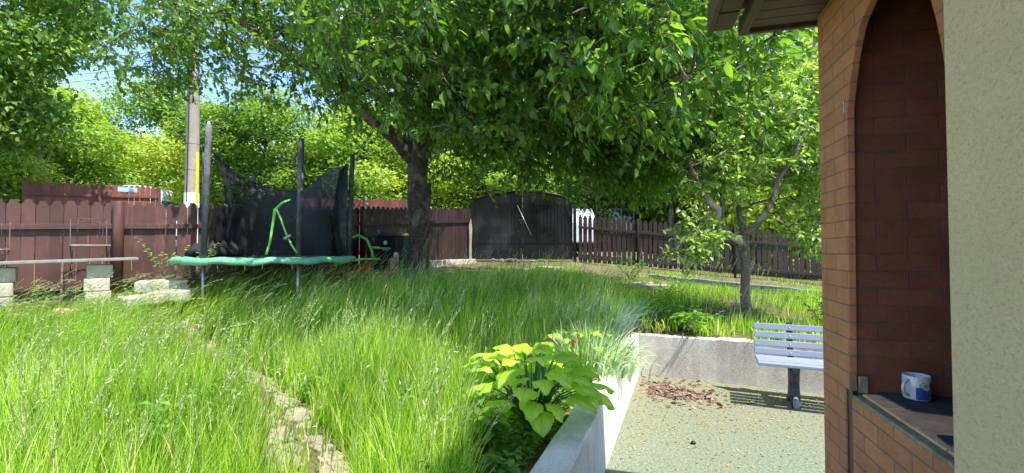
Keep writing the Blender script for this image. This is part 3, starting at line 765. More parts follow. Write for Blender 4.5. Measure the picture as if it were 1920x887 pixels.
# ------------------------------------------------------------------ concrete block table, wire chairs, blocks
TB = Vector((-6.5, 5.8)); rzT = math.atan2(dL.y, dL.x)
table = empty('stone_table', (TB.x, TB.y, .66), rzT, 'long thin stone slab table on stacked pale concrete blocks', 'table')
for cx in (.02, .95):
    for k in range(4):
        mb = MB(); mb.box((cx + random.uniform(-.012, .012), .05, .09 + k * .185 - .05 + (cx + .1) * .02), (.27, .30, .178), random.uniform(-.05, .05)); mb.build('block', M['block'], table, .012)
mb = MB(); mb.box((.2, .02, .754), (2.35, .5, .035), M=Matrix.Rotation(R(-1.6), 3, 'Y')); mb.build('slab_top', M['slab'], table, .006)
def wire_chair(loc, rz, label):
    o = empty('wire_chair', loc, rz, label, 'chair', 'rusty wire garden chairs behind the slab table')
    mb = MB()
    for sx in (-.2, .2):
        mb.tube([(sx, -.2, 0), (sx * .95, .0, .22), (sx, .18, .45), (sx, .2, .85)], .007, 6)
        mb.tube([(sx, .22, 0), (sx * .95, .02, .22), (sx, -.18, .45)], .007, 6)
    mb.build('frame', M['wire'], o)
    mb = MB(); mb.box((0, 0, .46), (.42, .38, .014)); mb.build('seat', M['stone'], o, .004)
    mb = MB(); mb.tube([(-.2, .2, .85), (.2, .2, .85)], .007, 6); mb.tube([(-.2, .2, .7), (-.05, .2, .82), (0, .2, .86), (.05, .2, .82), (.2, .2, .7)], .005, 6)
    mb.tube([(-.12, .2, .55), (-.12, .2, .85)], .004, 6); mb.tube([(.12, .2, .55), (.12, .2, .85)], .004, 6)
    mb.build('backrest', M['wire'], o)
wire_chair((-6.18, 6.72, 1.18), rzT + .1, 'wire garden chair behind the right block stack of the slab table')
wire_chair((-7.05, 6.12, 1.12), rzT - .1, 'wire garden chair at the left edge of the photo behind the slab table')
for k, (x_, y_, zt_, sx, sy, sz, rz_) in enumerate([(-5.12, 6.75, 1.10, .62, .32, .16, .5), (-4.75, 6.45, .98, .5, .34, .14, .2), (-5.0, 6.2, .93, .45, .3, .12, .9)]):
    mb = MB(); mb.box((0, 0, 0), (sx, sy, sz)); o = mb.build('concrete_slab', M['block'], None, .02, 3); o.location = (x_, y_, zt_ - sz / 2 + .03); o.rotation_euler = (.04, -.03, rz_)
    tag(o, ['largest pale concrete slab in the grass just left of the trampoline', 'middle pale slab lying in front of the largest slab left of trampoline', 'lowest pale slab half sunk in grass nearest the viewer below the trampoline'][k], 'concrete slab')
mb = MB(); mb.box((0, 0, 0), (.24, .12, .10)); o = mb.build('clay_brick', M['sill'], None, .01); o.location = (-5.55, 5.75, gzf(-5.55, 5.75) + .12); o.rotation_euler = (0, .1, .3)
tag(o, 'single orange clay brick in grass below the slab table', 'brick')

# stepping path in the meadow
path_pts = [(-.78, 1.9), (-1.0, 2.34), (-1.38, 2.95), (-1.80, 3.45), (-2.22, 3.95), (-2.75, 4.45), (-3.3, 5.0), (-3.9, 5.5), (-4.4, 5.95)]
def path_dist(X, Y):
    X = np.asarray(X); Y = np.asarray(Y); best = np.full(X.shape, 1e9)
    for (x0, y0), (x1, y1) in zip(path_pts[:-1], path_pts[1:]):
        dx, dy = x1 - x0, y1 - y0; t = np.clip(((X - x0) * dx + (Y - y0) * dy) / (dx * dx + dy * dy), 0, 1)
        best = np.minimum(best, np.hypot(X - x0 - t * dx, Y - y0 - t * dy))
    return best
mb = MB(); rr = random.Random(8)
for (x0, y0), (x1, y1) in zip(path_pts[:-1], path_pts[1:]):
    n_ = 4; ang = math.atan2(y1 - y0, x1 - x0)
    for k in range(n_):
        t = (k + .5) / n_
        for side in (-.11, .10):
            cx = x0 + (x1 - x0) * t - math.sin(ang) * side + rr.uniform(-.02, .02); cy = y0 + (y1 - y0) * t + math.cos(ang) * side + rr.uniform(-.02, .02)
            m_ = rr.choice((5, 6, 7)); rad = rr.uniform(.065, .115); zt_ = gzf(cx, cy) + .018 + rr.uniform(-.006, .006)
            ph = rr.uniform(0, 6); ol = [(cx + rad * rr.uniform(.82, 1.15) * math.cos(ph + 2 * math.pi * q / m_), cy + rad * rr.uniform(.82, 1.15) * math.sin(ph + 2 * math.pi * q / m_)) for q in range(m_)]
            mb.add([(a_, b_, zt_ - .08) for a_, b_ in ol] + [(a_, b_, zt_) for a_, b_ in ol], [tuple(range(m_, 2 * m_))] + [(q, (q + 1) % m_, m_ + (q + 1) % m_, m_ + q) for q in range(m_)])
M['path_stone'] = concrete('path_stone', (.44, .37, .28), (.24, .20, .13), 6)
tag(mb.build('stone_path', M['path_stone'], None, .008), kind='structure')

# ------------------------------------------------------------------ bins, sled, hose, stumps
def wheelie(loc, rz, body, lid, label):
    o = empty('wheelie_bin', loc, rz, label, 'bin', 'wheelie bins by the cherry trunk')
    mb = MB(); vs_ = [(-.20, -.24, .06), (.20, -.24, .06), (.20, .22, .06), (-.20, .22, .06), (-.25, -.30, .92), (.25, -.30, .92), (.25, .27, .92), (-.25, .27, .92)]
    mb.add(vs_, [(3, 2, 1, 0), (0, 1, 5, 4), (1, 2, 6, 5), (2, 3, 7, 6), (3, 0, 4, 7), (4, 5, 6, 7)]); bo = mb.build('body', body, o, .02)
    mb = MB(); mb.box((0, -.02, .935), (.54, .62, .03)); mb.box((0, 0, .965), (.42, .46, .04)); mb.tube([(-.22, .33, .95), (.22, .33, .95)], .016, 8); mb.build('lid', lid, o, .012)
    for sx in (-.24, .24):
        mb = MB(); mb.tube([(sx - .025, .22, .10), (sx + .025, .22, .10)], .10, 18); mb.build('wheel', M['tyre'], o, .006)
    return bo, o
b1, o1 = wheelie((-2.78, 10.55, gzf(-2.78, 10.55)), -.15, M['bin_black'], M['bin_black'], 'black wheelie bin with pale round emblem, left of the yellow-lidded bin')
mb = MB(); mb.lathe([(0, 0), (.045, 0)], seg=20); mb.v = [(x_, -.315 + 0 * z_, .78 + y_) for x_, y_, z_ in mb.v]; mb.build('emblem', M['white_paint'], b1)
mb = MB(); mb.box((0, -.300, .66), (.24, .004, .018)); mb.box((0, -.296, .62), (.16, .004, .012)); mb.build('printed_lines', M['white_paint'], b1)
wheelie((-2.42, 10.95, gzf(-2.42, 10.95)), .2, M['bin_green'], M['bin_yellow'], 'dark green wheelie bin with yellow lid against the cherry trunk')
p = at(718, 492, 10.0); mb = MB(); mb.box((0, 0, 0), (.09, .09, .62)); o = mb.build('wooden_stake', M['stone'], None, .006); o.location = (-2.55, 10.1, gzf(-2.55, 10.1) + .28); tag(o, 'short pale wooden stake standing in front of the black bin', 'stake')
mb = MB(); mb.box((0, 0, 0), (.07, .07, .5)); o = mb.build('wooden_stake', M['sill'], None, .006); o.location = (-2.62, 10.02, gzf(-2.62, 10.02) + .22); tag(o, 'brownish stake leaning beside the pale stake at the bins', 'stake')
for k, (x_, y_) in enumerate([(-3.55, 9.15), (-3.3, 9.1), (-3.05, 9.25), (-2.85, 9.05)]):
    mb = MB(); g = gzf(x_, y_); mb.tube([(0, 0, -.1), (0, 0, .18 + .05 * (k % 2)), (0, 0, .20 + .05 * (k % 2))], [.10, .095, .085], 12, wob=.05)
    o = mb.build('wood_log', M['sill'], None); o.location = (x_, y_, g); tag(o, ['leftmost short cut log in the row below the trampoline rim', 'second cut log from the left below the trampoline rim', 'third cut log from the left below the trampoline rim', 'rightmost cut log in the row beside the red sled'][k], 'log', 'cut logs standing behind the trampoline')
# red plastic sled and a second piece
def sled(loc, rz, label, s=1):
    mb = MB(); n1_, n2_ = 12, 6; vs_ = []; fs = []
    for i_ in range(n1_ + 1):
        for j_ in range(n2_ + 1):
            u, v_ = i_ / n1_ * 2 - 1, j_ / n2_ * 2 - 1
            vs_.append((u * .42 * s, v_ * .2 * s, .10 * (abs(v_) ** 3) + .14 * max(0, u) ** 3 + .05 * max(0, -u) ** 4))
    for i_ in range(n1_):
        for j_ in range(n2_):
            q = i_ * (n2_ + 1) + j_; fs.append((q, q + n2_ + 1, q + n2_ + 2, q + 1))
    mb.add(vs_, fs, True); o = mb.build('plastic_sled', M['red_plastic']); md = o.modifiers.new('solid', 'SOLIDIFY'); md.thickness = .008
    o.location = loc; o.rotation_euler = (.25, -.2, rz); tag(o, label, 'sled', 'red plastic sleds by the trampoline')
sled((-2.95, 8.35, gzf(-2.9, 8.4) + .28), .5, 'red plastic sled lying below the right end of the green rim')
sled((-2.42, 8.9, gzf(-2.4, 8.9) + .25), .1, 'smaller red plastic sled between trampoline and black bin', .6)
mb = MB(); mb.tube([at(655, 447, 8.2), at(672, 441, 8.4), at(688, 450, 8.5), at(697, 470, 8.5), at(699, 484, 8.5)], .025, 8)
mb.tube([at(697, 464, 8.5), at(712, 465, 8.5)], .02, 8)
tag(mb.build('green_hoop', M['lime']), 'thin lime green hoop arching above the red sleds', 'hoop')
mb = MB(); mb.tube([at(628, 497, 7.4), at(650, 491, 7.7), at(678, 486, 8.0), at(712, 486, 8.4)], .02, 8)
tag(mb.build('green_hose', M['lime']), 'lime green hose lying across the red sled', 'hose')

# ------------------------------------------------------------------ utility pole, wires, sign, van, car, far houses
PP = at(359, 384, 13.0); gp = 1.2
pole = empty('utility_pole', (PP.x, PP.y, gp), 0, 'tall tapering concrete utility pole with white painted foot behind the fence', 'utility pole')
mb = MB(); mb.tube([(0, 0, -.2), (0, 0, 1.6), (0, 0, 5), (0, 0, 9.2)], [.195, .182, .15, .11], 20); mb.build('shaft', M['pole_conc'], pole)
mb = MB(); mb.tube([(0, 0, 0), (0, 0, 1.96)], [.199, .187], 20, False); mb.build('painted_band', M['white_paint'], pole)
mb = MB()
for z_ in (2.6, 3.35, 4.6, 5.8, 7.2): mb.tube([((.19 - z_ * .0088) * math.cos(q), (.19 - z_ * .0088) * math.sin(q), z_) for q in np.linspace(0, 2 * math.pi, 25)], .009, 5, False)
mb.tube([(-.01, -.19, 1.7), (0, -.17, 4), (0, -.14, 7.5)], .011, 6)
mb.build('strap', M['dark_metal'], pole)
mb = MB(); mb.box((.19, -.06, 2.35), (.06, .05, 1.5)); mb.build('yellow_guard', M['yellow_paint'], pole, .01)
mb = MB(); mb.box((0, 0, 8.7), (1.6, .09, .09)); mb.build('crossarm', M['pole_conc'], pole)
CBL = ['overhead cable at the left end of the pole crossarm', 'overhead cable at the middle of the pole crossarm', 'overhead cable at the right end of the pole crossarm',
       'topmost of the four cables low on the concrete pole', 'second cable from the top of the four low on the concrete pole', 'third cable from the top of the four low on the pole', 'lowest cable on the concrete pole']
for k, (xx, z_) in enumerate([(-.7, 8.8), (0, 8.8), (.7, 8.8), (0, 6.1), (0, 5.9), (0, 5.7), (0, 5.5)]):
    mb = MB(); a_ = Vector((PP.x + xx, PP.y - (.16 if z_ < 7 else 0), gp + z_)); b_ = a_ + Vector((-22, 1.5, .3)) ; c_ = a_ + Vector((30, 4, .6))
    for e in (b_, c_): mb.tube([a_.lerp(e, t) + Vector((0, 0, -.7 * 4 * t * (1 - t))) for t in np.linspace(0, 1, 16)], .007, 5)
    tag(mb.build('power_line', M['dark_metal']), CBL[k], 'cable', 'overhead cables on the concrete pole')
sp_ = at(239, 356, 15.3); sg = empty('sign_plate', sp_, .74, 'light blue rectangular plate fixed on top of the distant red fence', 'sign')
mb = MB(); mb.box((0, -.05, 0), (.50, .02, .15)); mb.build('plate', M['sign_blue'], sg, .004)
mb = MB()
for xx in (-.15, 0, .15): mb.box((xx, -.04, -.10), (.03, .03, .08))
mb.build('bracket', M['dark_metal'], sg)

def wheels(o, xs, w_, r=.33):
    for x_ in xs:
        for y_ in (-w_, w_):
            mb = MB(); mb.tube([(x_, y_ - .1, r), (x_, y_ + .1, r)], r, 24); wh = mb.build('wheel', M['tyre'], o, .02)
            mb = MB(); mb.tube([(x_, y_ - .108, r), (x_, y_ + .108, r)], r * .6, 16); mb.build('rim', M['steel'], wh)
def vehicle(name, loc, rz, prof, width, wins, wx, label, cat, lampx, r=.33):
    o = empty(name, loc, rz, label, cat)
    mb = MB(); mb.prism(prof, width, Matrix.Translation((0, -width / 2, 0))); mb.build('body', M['car_paint'], o, .06, 3)
    for w_ in wins:
        for s_ in (-1, 1):
            mb = MB(); y_ = s_ * (width / 2 + .004) - (.006 if s_ > 0 else 0); mb.prism(w_, .006, Matrix.Translation((0, y_, 0))); mb.build('window', M['glass_dark'], o)
    wheels(o, wx, width / 2 - .08, r)
    for s_ in (-1, 1):
        mb = MB(); mb.box((lampx[0], s_ * (width / 2 - .2), lampx[1]), (.08, .28, .14)); mb.build('headlight', M['mug_white'], o, .02)
        mb = MB(); mb.box((lampx[0] - 1.25, s_ * (width / 2 + .12), lampx[1] + .5), (.10, .16, .2)); mb.build('mirror', M['mat_black'], o, .02)
    return o
vl = at(262, 380, 18.3)
van = vehicle('white_van', (vl.x - 1.1, 19.6, 1.42), .12, [(-2.8, .35), (2.7, .35), (2.75, .9), (2.55, 1.15), (1.9, 1.32), (1.25, 2.15), (.9, 2.25), (.8, 2.75), (-2.8, 2.75)], 1.95,
        [[(1.05, 1.35), (1.72, 1.35), (1.22, 2.0), (1.05, 2.0)]], (-1.8, 1.9), 'white box van parked beyond the red street fence by the pole', 'van', (2.7, .85), .36)
mb = MB(); mb.add([(1.93, -.8, 1.34), (1.93, .8, 1.34), (1.29, .75, 2.14), (1.29, -.75, 2.14)], [(0, 1, 2, 3)]); mb.v = [(x_ + .02, y_, z_ + .02) for x_, y_, z_ in mb.v]; mb.build('windscreen', M['glass_dark'], van)
cl = at(1066, 400, 19.5)
car = vehicle('parked_car', (cl.x, 19.8, 1.50), 1.52, [(-2.2, .3), (2.2, .3), (2.25, .75), (2.1, .95), (1.3, 1.1), (.65, 1.62), (.3, 1.70), (-1.2, 1.70), (-1.9, 1.45), (-2.2, 1.05)], 1.8,
        [[(-1.6, 1.1), (-.1, 1.1), (-.1, 1.58), (-1.2, 1.58)], [(0, 1.1), (1.05, 1.1), (.55, 1.52), (.3, 1.58), (0, 1.58)]], (-1.4, 1.4), 'white car whose roof shows above the picket fence right of the gate', 'car', (2.17, .75))
mb = MB()
for yy in (-.6, .6): mb.tube([(-1.4, yy, 1.74), (-1.0, yy, 1.79), (.2, yy, 1.79), (.5, yy, 1.72)], .018, 6)
mb.build('roof_rack', M['steel'], car)

def far_house(loc, rz, w_, d_, h_, wallm, label, roofh=2.2):
    o = empty('house', loc, rz, label, 'house')
    mb = MB(); mb.box((0, 0, h_ / 2), (w_, d_, h_)); mb.build('wall', wallm, o)
    mb = MB(); ov = .5
    mb.add([(-w_ / 2 - ov, -d_ / 2 - ov, h_ - .1), (w_ / 2 + ov, -d_ / 2 - ov, h_ - .1), (w_ / 2 + ov, d_ / 2 + ov, h_ - .1), (-w_ / 2 - ov, d_ / 2 + ov, h_ - .1), (-w_ / 2 - ov, 0, h_ + roofh), (w_ / 2 + ov, 0, h_ + roofh)],
           [(0, 1, 5, 4), (2, 3, 4, 5), (0, 4, 3), (1, 2, 5), (3, 2, 1, 0)]); rf = mb.build('roof', M['tile_roof'], o)
    mb = MB(); mb.box((w_ * .25, d_ * .12, h_ + roofh * .8), (.6, .6, 1.4)); mb.build('chimney', M['sill'], rf)
    for xx in (-w_ * .3, 0, w_ * .3):
        mb = MB(); f_ = .06
        for (cx_, cz_, sx_, sz_) in ((xx, 2.15 + .0, 1.2, f_), (xx, .95, 1.3, f_), (xx - .6, 1.55, f_, 1.2), (xx + .6, 1.55, f_, 1.2), (xx, 1.55, f_, 1.2)): mb.box((cx_, -d_ / 2 - .02, cz_), (sx_, .06, sz_))
        wf = mb.build('window', M['white_paint'], o); mb = MB(); mb.box((xx, -d_ / 2 - .005, 1.55), (1.2, .02, 1.2)); mb.build('pane', M['glass_dark'], wf)
    return o
far_house((5.8, 26, 1.4), -.1, 7, 6, 2.9, M['brown_wall'], 'dark brown house in tree shade behind the picket fence')
far_house((-1.2, 34, 1.5), .1, 7, 7, 3.2, M['house_wall'], 'pale beige house glimpsed through leaves above the gate')

# ------------------------------------------------------------------ foliage tools
def leaf_mesh(name, P, D, N, L, Wd, mat, parent, rnd, simple_=False, curl=.22):
    """P base, D direction, N up-ish normal; all arrays"""
    D = nrm(D); S = nrm(np.cross(D, N)); U = np.cross(S, D)
    if simple_:
        tpl = np.array([(0, 0, 0), (.45, -.5, .10), (1, 0, -.12), (.45, .5, .10)])
        tri = np.array([(0, 1, 2), (0, 2, 3)]); quad = None
    else:
        tpl = np.array([(0, 0, 0), (.30, -.46, .06), (.34, 0, -.01), (.30, .46, .06), (.70, -.36, -.02), (.70, 0, -.09), (.70, .36, -.02), (1.0, 0, -curl)])
        tri = np.array([(0, 1, 2), (0, 2, 3), (4, 7, 5), (5, 7, 6)]); quad = np.array([(1, 4, 5, 2), (2, 5, 6, 3)])
    n = len(P); k = len(tpl)
    V = (P[:, None, :] + D[:, None, :] * (tpl[None, :, 0:1] * L[:, None, None]) + S[:, None, :] * (tpl[None, :, 1:2] * Wd[:, None, None])
         + U[:, None, :] * (tpl[None, :, 2:3] * L[:, None, None]))
    off = (np.arange(n) * k)[:, None, None]
    T = (tri[None] + off).reshape(-1, 3); Q = None if quad is None else (quad[None] + off).reshape(-1, 4)
    return np_mesh(name, V.reshape(-1, 3), Q, T, mat, parent, np.repeat(rnd, k))

def tubes_np(segs, nseg=5):
    """segs list of (p0,p1,r0,r1) arrays -> V, quads"""
    A_ = np.array([s[0] for s in segs]); B_ = np.array([s[1] for s in segs]); r0 = np.array([s[2] for s in segs]); r1 = np.array([s[3] for s in segs])
    d = nrm(B_ - A_); ref = np.where(np.abs(d[:, 2:3]) > .9, np.array([[1., 0, 0]]), np.array([[0, 0, 1.]]))
    a = nrm(np.cross(d, ref)); b = np.cross(d, a)
    q = np.linspace(0, 2 * np.pi, nseg, endpoint=False); c, s = np.cos(q), np.sin(q)
    ring = a[:, None, :] * c[None, :, None] + b[:, None, :] * s[None, :, None]
    V0 = A_[:, None, :] + ring * r0[:, None, None]; V1 = B_[:, None, :] + ring * r1[:, None, None]
    V = np.concatenate([V0, V1], 1); n = len(segs)
    k = np.arange(nseg); k2 = (k + 1) % nseg
    Q = np.stack([k, k2, k2 + nseg, k + nseg], -1)[None] + (np.arange(n) * 2 * nseg)[:, None, None]
    return V.reshape(-1, 3), Q.reshape(-1, 4)

def sample_lobes(lobes, rg):
    out = []
    for c, r, n in lobes:
        v = nrm(rg.normal(size=(n, 3))) * (rg.random((n, 1)) ** (1 / 2.3)); out.append(np.array(c) + v * np.array(r))
    return np.concatenate(out)

def grow(limbs, targets, rg, base_r=.05, tip_r=.006, shoot_n=4, shoot_len=(.25, .5), leaf_n=8, wind=(.25, 0, -.35)):
    """limbs: list of polylines with radii. connect targets to nearest node. returns segs, shoots"""
    nodes = []; parent = []; limbidx = []
    segs = []
    for pts, rad in limbs:
        prev = -1
        for k, (p, r_) in enumerate(zip(pts, rad)):
            p = np.array(p, float)
            nodes.append(p); parent.append(prev); limbidx.append(r_); prev = len(nodes) - 1
    nn = len(nodes)
    N = np.zeros((nn + len(targets) * 3, 3)); N[:nn] = nodes; RR = np.zeros(len(N)); RR[:nn] = limbidx; par = [-1] * len(N)
    d0 = np.array([np.min(np.linalg.norm(N[:nn] - t, axis=1)) for t in targets]); order = np.argsort(d0)
    cnt = nn; child_r = tip_r
    new = []
    for ti in order:
        t = targets[ti]; dd = np.linalg.norm(N[:cnt] - t, axis=1) + 0.0
        k = int(np.argmin(dd)); a = N[k]; L = dd[k]
        side = rg.normal(size=3) * L * .10; m1 = a + (t - a) * .35 + side + np.array((0, 0, .06 * L)); m2 = a + (t - a) * .7 + side * .8 + np.array((0, 0, .05 * L))
        pk = k
        for p in (m1, m2, t):
            N[cnt] = p; par[cnt] = pk; pk = cnt; cnt += 1
        new.append((cnt - 1))
    # radii by pipe model
    w = np.zeros(cnt); 
    for i_ in range(cnt - 1, nn - 1, -1):
        w[i_] += 1e-9 + (1 if w[i_] == 0 else 0); w[par[i_]] += w[i_]
    for i_ in range(nn, cnt): RR[i_] = min(base_r, tip_r * max(1, w[i_]) ** .45)
    for i_ in range(nn, cnt):
        p_ = par[i_]; r0 = min(RR[p_], RR[i_] * 1.25) if p_ >= nn else min(RR[p_] if RR[p_] > 0 else RR[i_], RR[i_] * 1.3)
        segs.append((N[p_], N[i_], r0, RR[i_]))
    # shoots
    T = N[[q for q in new]]; P_par = N[[par[q] for q in new]]
    n = len(T); dirs = nrm(T - P_par)
    SH = np.repeat(T, shoot_n, 0); SD = nrm(np.repeat(dirs, shoot_n, 0) * .5 + rg.normal(size=(n * shoot_n, 3)) * np.array((1, 1, .55)) + np.array(wind) * .3)
    SLn = rg.uniform(*shoot_len, size=n * shoot_n)
    P, D, Nn = [], [], []
    ssegs = []
    wv = np.array(wind)
    mid = SH + SD * (SLn * .5)[:, None]; end = mid + nrm(SD + wv * .7) * (SLn * .5)[:, None]
    for a_, b_, c_ in zip(SH, mid, end): ssegs.append((a_, b_, .005, .0035)); ssegs.append((b_, c_, .0035, .0015))
    for k in range(leaf_n):
        f = (k + .6) / leaf_n; f = f + rg.uniform(-.05, .05, size=len(SH))
        pos = np.where((f < .5)[:, None], SH + (mid - SH) * (f * 2)[:, None], mid + (end - mid) * ((f - .5) * 2)[:, None])
        sd = nrm(rg.normal(size=(len(SH), 3)))
        d = nrm(nrm(end - SH) * .55 + sd * .75 + wv * .9)
        P.append(pos); D.append(d); Nn.append(nrm(np.array((0, 0, 1.0)) + rg.normal(size=(len(SH), 3)) * .55))
    return segs, ssegs, np.concatenate(P), np.concatenate(D), np.concatenate(Nn)

# ------------------------------------------------------------------ big cherry tree
rg = np.random.default_rng(21)
TB_ = np.array((-1.93, 9.3)); tgz = gzf(*TB_)
cherry = empty('cherry_tree', (TB_[0], TB_[1], tgz), 0, 'big cherry tree with thick dark trunk and canopy across the whole top', 'tree')
def loc(pts, o=None): return pts
def limb(pts, r0, r1, n=10, wob=.05):
    pts = np.array(pts, float); t = np.linspace(0, len(pts) - 1, n)
    # catmull-like smooth interpolation
    out = []
    for q in t:
        k = int(min(q, len(pts) - 2)); f = q - k
        p0 = pts[max(k - 1, 0)]; p1 = pts[k]; p2 = pts[k + 1]; p3 = pts[min(k + 2, len(pts) - 1)]
        out.append(.5 * ((2 * p1) + (-p0 + p2) * f + (2 * p0 - 5 * p1 + 4 * p2 - p3) * f * f + (-p0 + 3 * p1 - 3 * p2 + p3) * f ** 3))
    out = np.array(out); out[1:-1] += rg.normal(size=(n - 2, 3)) * wob
    return [tuple(p) for p in out], list(np.linspace(r0, r1, n))
F = (-1.90, 9.2, 3.35)
limbs = [
    limb([F, (-2.9, 8.6, 4.3), (-4.0, 8.2, 5.1), (-5.4, 8.3, 5.9), (-6.8, 8.6, 6.5)], .16, .03, 16),
    limb([F, (-2.3, 9.6, 4.6), (-2.8, 10.2, 6.2), (-3.0, 10.4, 8.0)], .14, .03, 12),
    limb([F, (-1.2, 8.6, 4.2), (-.3, 7.7, 4.7), (.8, 6.7, 5.0), (2.0, 5.9, 5.1)], .15, .03, 16),
    limb([F, (-1.5, 8.2, 4.4), (-1.2, 7.0, 5.0), (-.8, 5.6, 5.2), (-.4, 4.4, 4.9)], .14, .03, 16),
    limb([(-.3, 7.7, 4.7), (.9, 7.5, 4.5), (2.2, 7.2, 4.2), (3.2, 7.3, 4.0)], .08, .02, 12),
    limb([F, (-1.4, 9.8, 4.8), (-.6, 10.4, 6.2), (.2, 10.8, 7.6)], .12, .03, 12),
    limb([(-.8, 5.6, 5.2), (.2, 4.9, 4.8), (1.2, 4.3, 4.4), (1.9, 3.9, 4.1)], .06, .015, 10),
]
lobes = [((-1.3, 8.8, 5.5), (3.2, 2.8, 2.0), 400), ((-.25, 5.3, 4.2), (2.0, 1.7, 1.35), 300), ((1.35, 4.5, 3.85), (1.35, 1.3, 1.15), 190),
         ((2.1, 7.0, 4.15), (1.9, 1.8, 1.55), 270), ((0.1, 10.2, 3.7), (2.8, 1.4, .75), 110), ((-4.0, 8.6, 5.6), (2.6, 1.7, 1.35), 190), ((-6.4, 9.2, 6.5), (2.2, 1.5, 1.3), 75), ((-5.2, 8.3, 6.1), (2.0, 1.3, .8), 60), ((-.6, 7.4, 3.7), (1.1, .8, .6), 60), ((-6.3, 8.8, 5.2), (1.5, 1.0, .5), 26), ((-7.5, 9.6, 5.5), (1.1, .9, .7), 36), ((1.2, 7.2, 3.2), (1.6, 1.0, .7), 100), ((2.6, 8.3, 3.2), (1.3, 1.0, .7), 80), ((1.5, 7.2, 5.7), (2.2, 1.8, 1.2), 260), ((3.0, 8.5, 5.2), (1.7, 1.7, 1.3), 190), ((-1.8, 7.2, 5.6), (2.0, 1.6, 1.0), 150),
         ((-1.4, 7.0, 4.5), (1.9, 1.3, .95), 190), ((1.6, 6.0, 4.6), (1.6, 1.1, 1.0), 200), ((.2, 6.6, 5.0), (1.6, 1.0, 1.0), 150), ((.6, 8.6, 4.5), (1.8, 1.6, 1.1), 190), ((-1.5, 9, 7.8), (3, 2.6, 1.6), 160), ((.2, 4.9, 6.0), (2.0, 1.6, 1.0), 120)]
tg_ = sample_lobes(lobes, rg)
# keep the canopy off the patio's sun
h_ = tg_[:, 2] - .3; sx_ = tg_[:, 0] - .452 * h_; sy_ = tg_[:, 1] + .359 * h_
bad = in_patio(sx_, sy_ - .15) | (sy_ < 4.35) | ((tg_[:, 1] < 2.9))
tg_ = tg_[~bad]
segs, ss, P, D, N_ = grow(limbs, tg_, rg, .05, .006, 4, (.28, .55), 8, (.30, -.05, -.42))
ox = np.array((TB_[0], TB_[1], tgz))
mb = MB()
tk = [(0, 0, -.25), (0, 0, .05), (.01, 0, .5), (.03, -.02, 1.1), (.02, -.04, 1.7), (F[0] - TB_[0], F[1] - TB_[1], F[2] - tgz + .1)]
mb.tube(tk, [.36, .26, .20, .185, .19, .20], 18, wob=.09)
mb.tube([(.10, .02, -.1), (.14, 0, .6), (.17, -.02, 1.3), (.22, -.05, 2.1)], [.18, .10, .09, .08], 12, wob=.09)
for pts, rad in limbs: mb.tube([tuple(np.array(p) - ox) for p in pts], rad, 10, wob=.06)
n0 = len(mb.v)
tr_o = mb.build('trunk', M['bark'], cherry)
V1, Q1 = tubes_np(segs, 6); V2, Q2 = tubes_np(ss, 3)
np_mesh('branches', V1 - ox, Q1, None, M['bark'], cherry, smooth=True)
np_mesh('twigs', V2 - ox, Q2, None, M['bark'], cherry)
nl = len(P); L_ = rg.uniform(.055, .145, nl); rd = np.clip(rg.beta(2.2, 2.6, nl), 0, 1)
leaf_mesh('crown', P - ox, D, N_, L_, L_ * rg.uniform(.48, .6, nl), M['cherry_leaf'], cherry, rd)
print('cherry leaves', nl)
# clusters of unripe yellow-orange cherries
fr = []; idx = rg.choice(len(tg_), 230, replace=False)
ico = [(0, 0, 1), (.894, 0, .447), (.276, .851, .447), (-.724, .526, .447), (-.724, -.526, .447), (.276, -.851, .447), (.724, .526, -.447), (-.276, .851, -.447), (-.894, 0, -.447), (-.276, -.851, -.447), (.724, -.526, -.447), (0, 0, -1)]
icf = [(0, 1, 2), (0, 2, 3), (0, 3, 4), (0, 4, 5), (0, 5, 1), (1, 6, 2), (2, 7, 3), (3, 8, 4), (4, 9, 5), (5, 10, 1), (2, 6, 7), (3, 7, 8), (4, 8, 9), (5, 9, 10), (1, 10, 6), (11, 7, 6), (11, 8, 7), (11, 9, 8), (11, 10, 9), (11, 6, 10)]
cen = np.repeat(tg_[idx], 9, 0) + rg.normal(size=(230 * 9, 3)) * np.array((.045, .045, .05)) + np.array((0, 0, -.12))
rad = rg.uniform(.006, .0095, len(cen))
Vf = (cen[:, None, :] + np.array(ico)[None] * rad[:, None, None]).reshape(-1, 3) - ox
Tf = (np.array(icf)[None] + (np.arange(len(cen)) * 12)[:, None, None]).reshape(-1, 3)
o = np_mesh('cherries', Vf, None, Tf, M['fruit'], cherry, smooth=True); tag(o, kind='stuff')

# ------------------------------------------------------------------ apple tree behind the wall
AT = np.array((at(1399, 600, 6.3).x, 6.3)); ag = gzf(*AT)
apple = empty('apple_tree', (AT[0], AT[1], ag), 0, 'small slender apple tree with forked trunk behind the bench', 'tree')
oa = np.array((AT[0], AT[1], ag))
def ap(x, y, Y): return tuple(at(x, y, Y))
al = [limb([ap(1394, 470, 6.3), ap(1352, 428, 6.15), ap(1342, 388, 6.0), ap(1312, 350, 5.9), ap(1290, 300, 5.8)], .06, .02, 12, .015),
      limb([ap(1350, 425, 6.15), ap(1353, 375, 6.3), ap(1342, 340, 6.5), ap(1310, 280, 6.6)], .04, .012, 10, .015),
      limb([ap(1396, 455, 6.3), ap(1392, 430, 6.35), ap(1384, 395, 6.45), ap(1380, 350, 6.6), ap(1400, 250, 6.7)], .055, .015, 12, .015),
      limb([ap(1396, 440, 6.3), ap(1428, 408, 6.1), ap(1455, 350, 5.9), ap(1490, 290, 5.8), ap(1510, 220, 5.8)], .05, .012, 12, .015),
      limb([ap(1384, 395, 6.45), ap(1420, 380, 6.5), ap(1470, 372, 6.6)], .025, .008, 8, .01)]
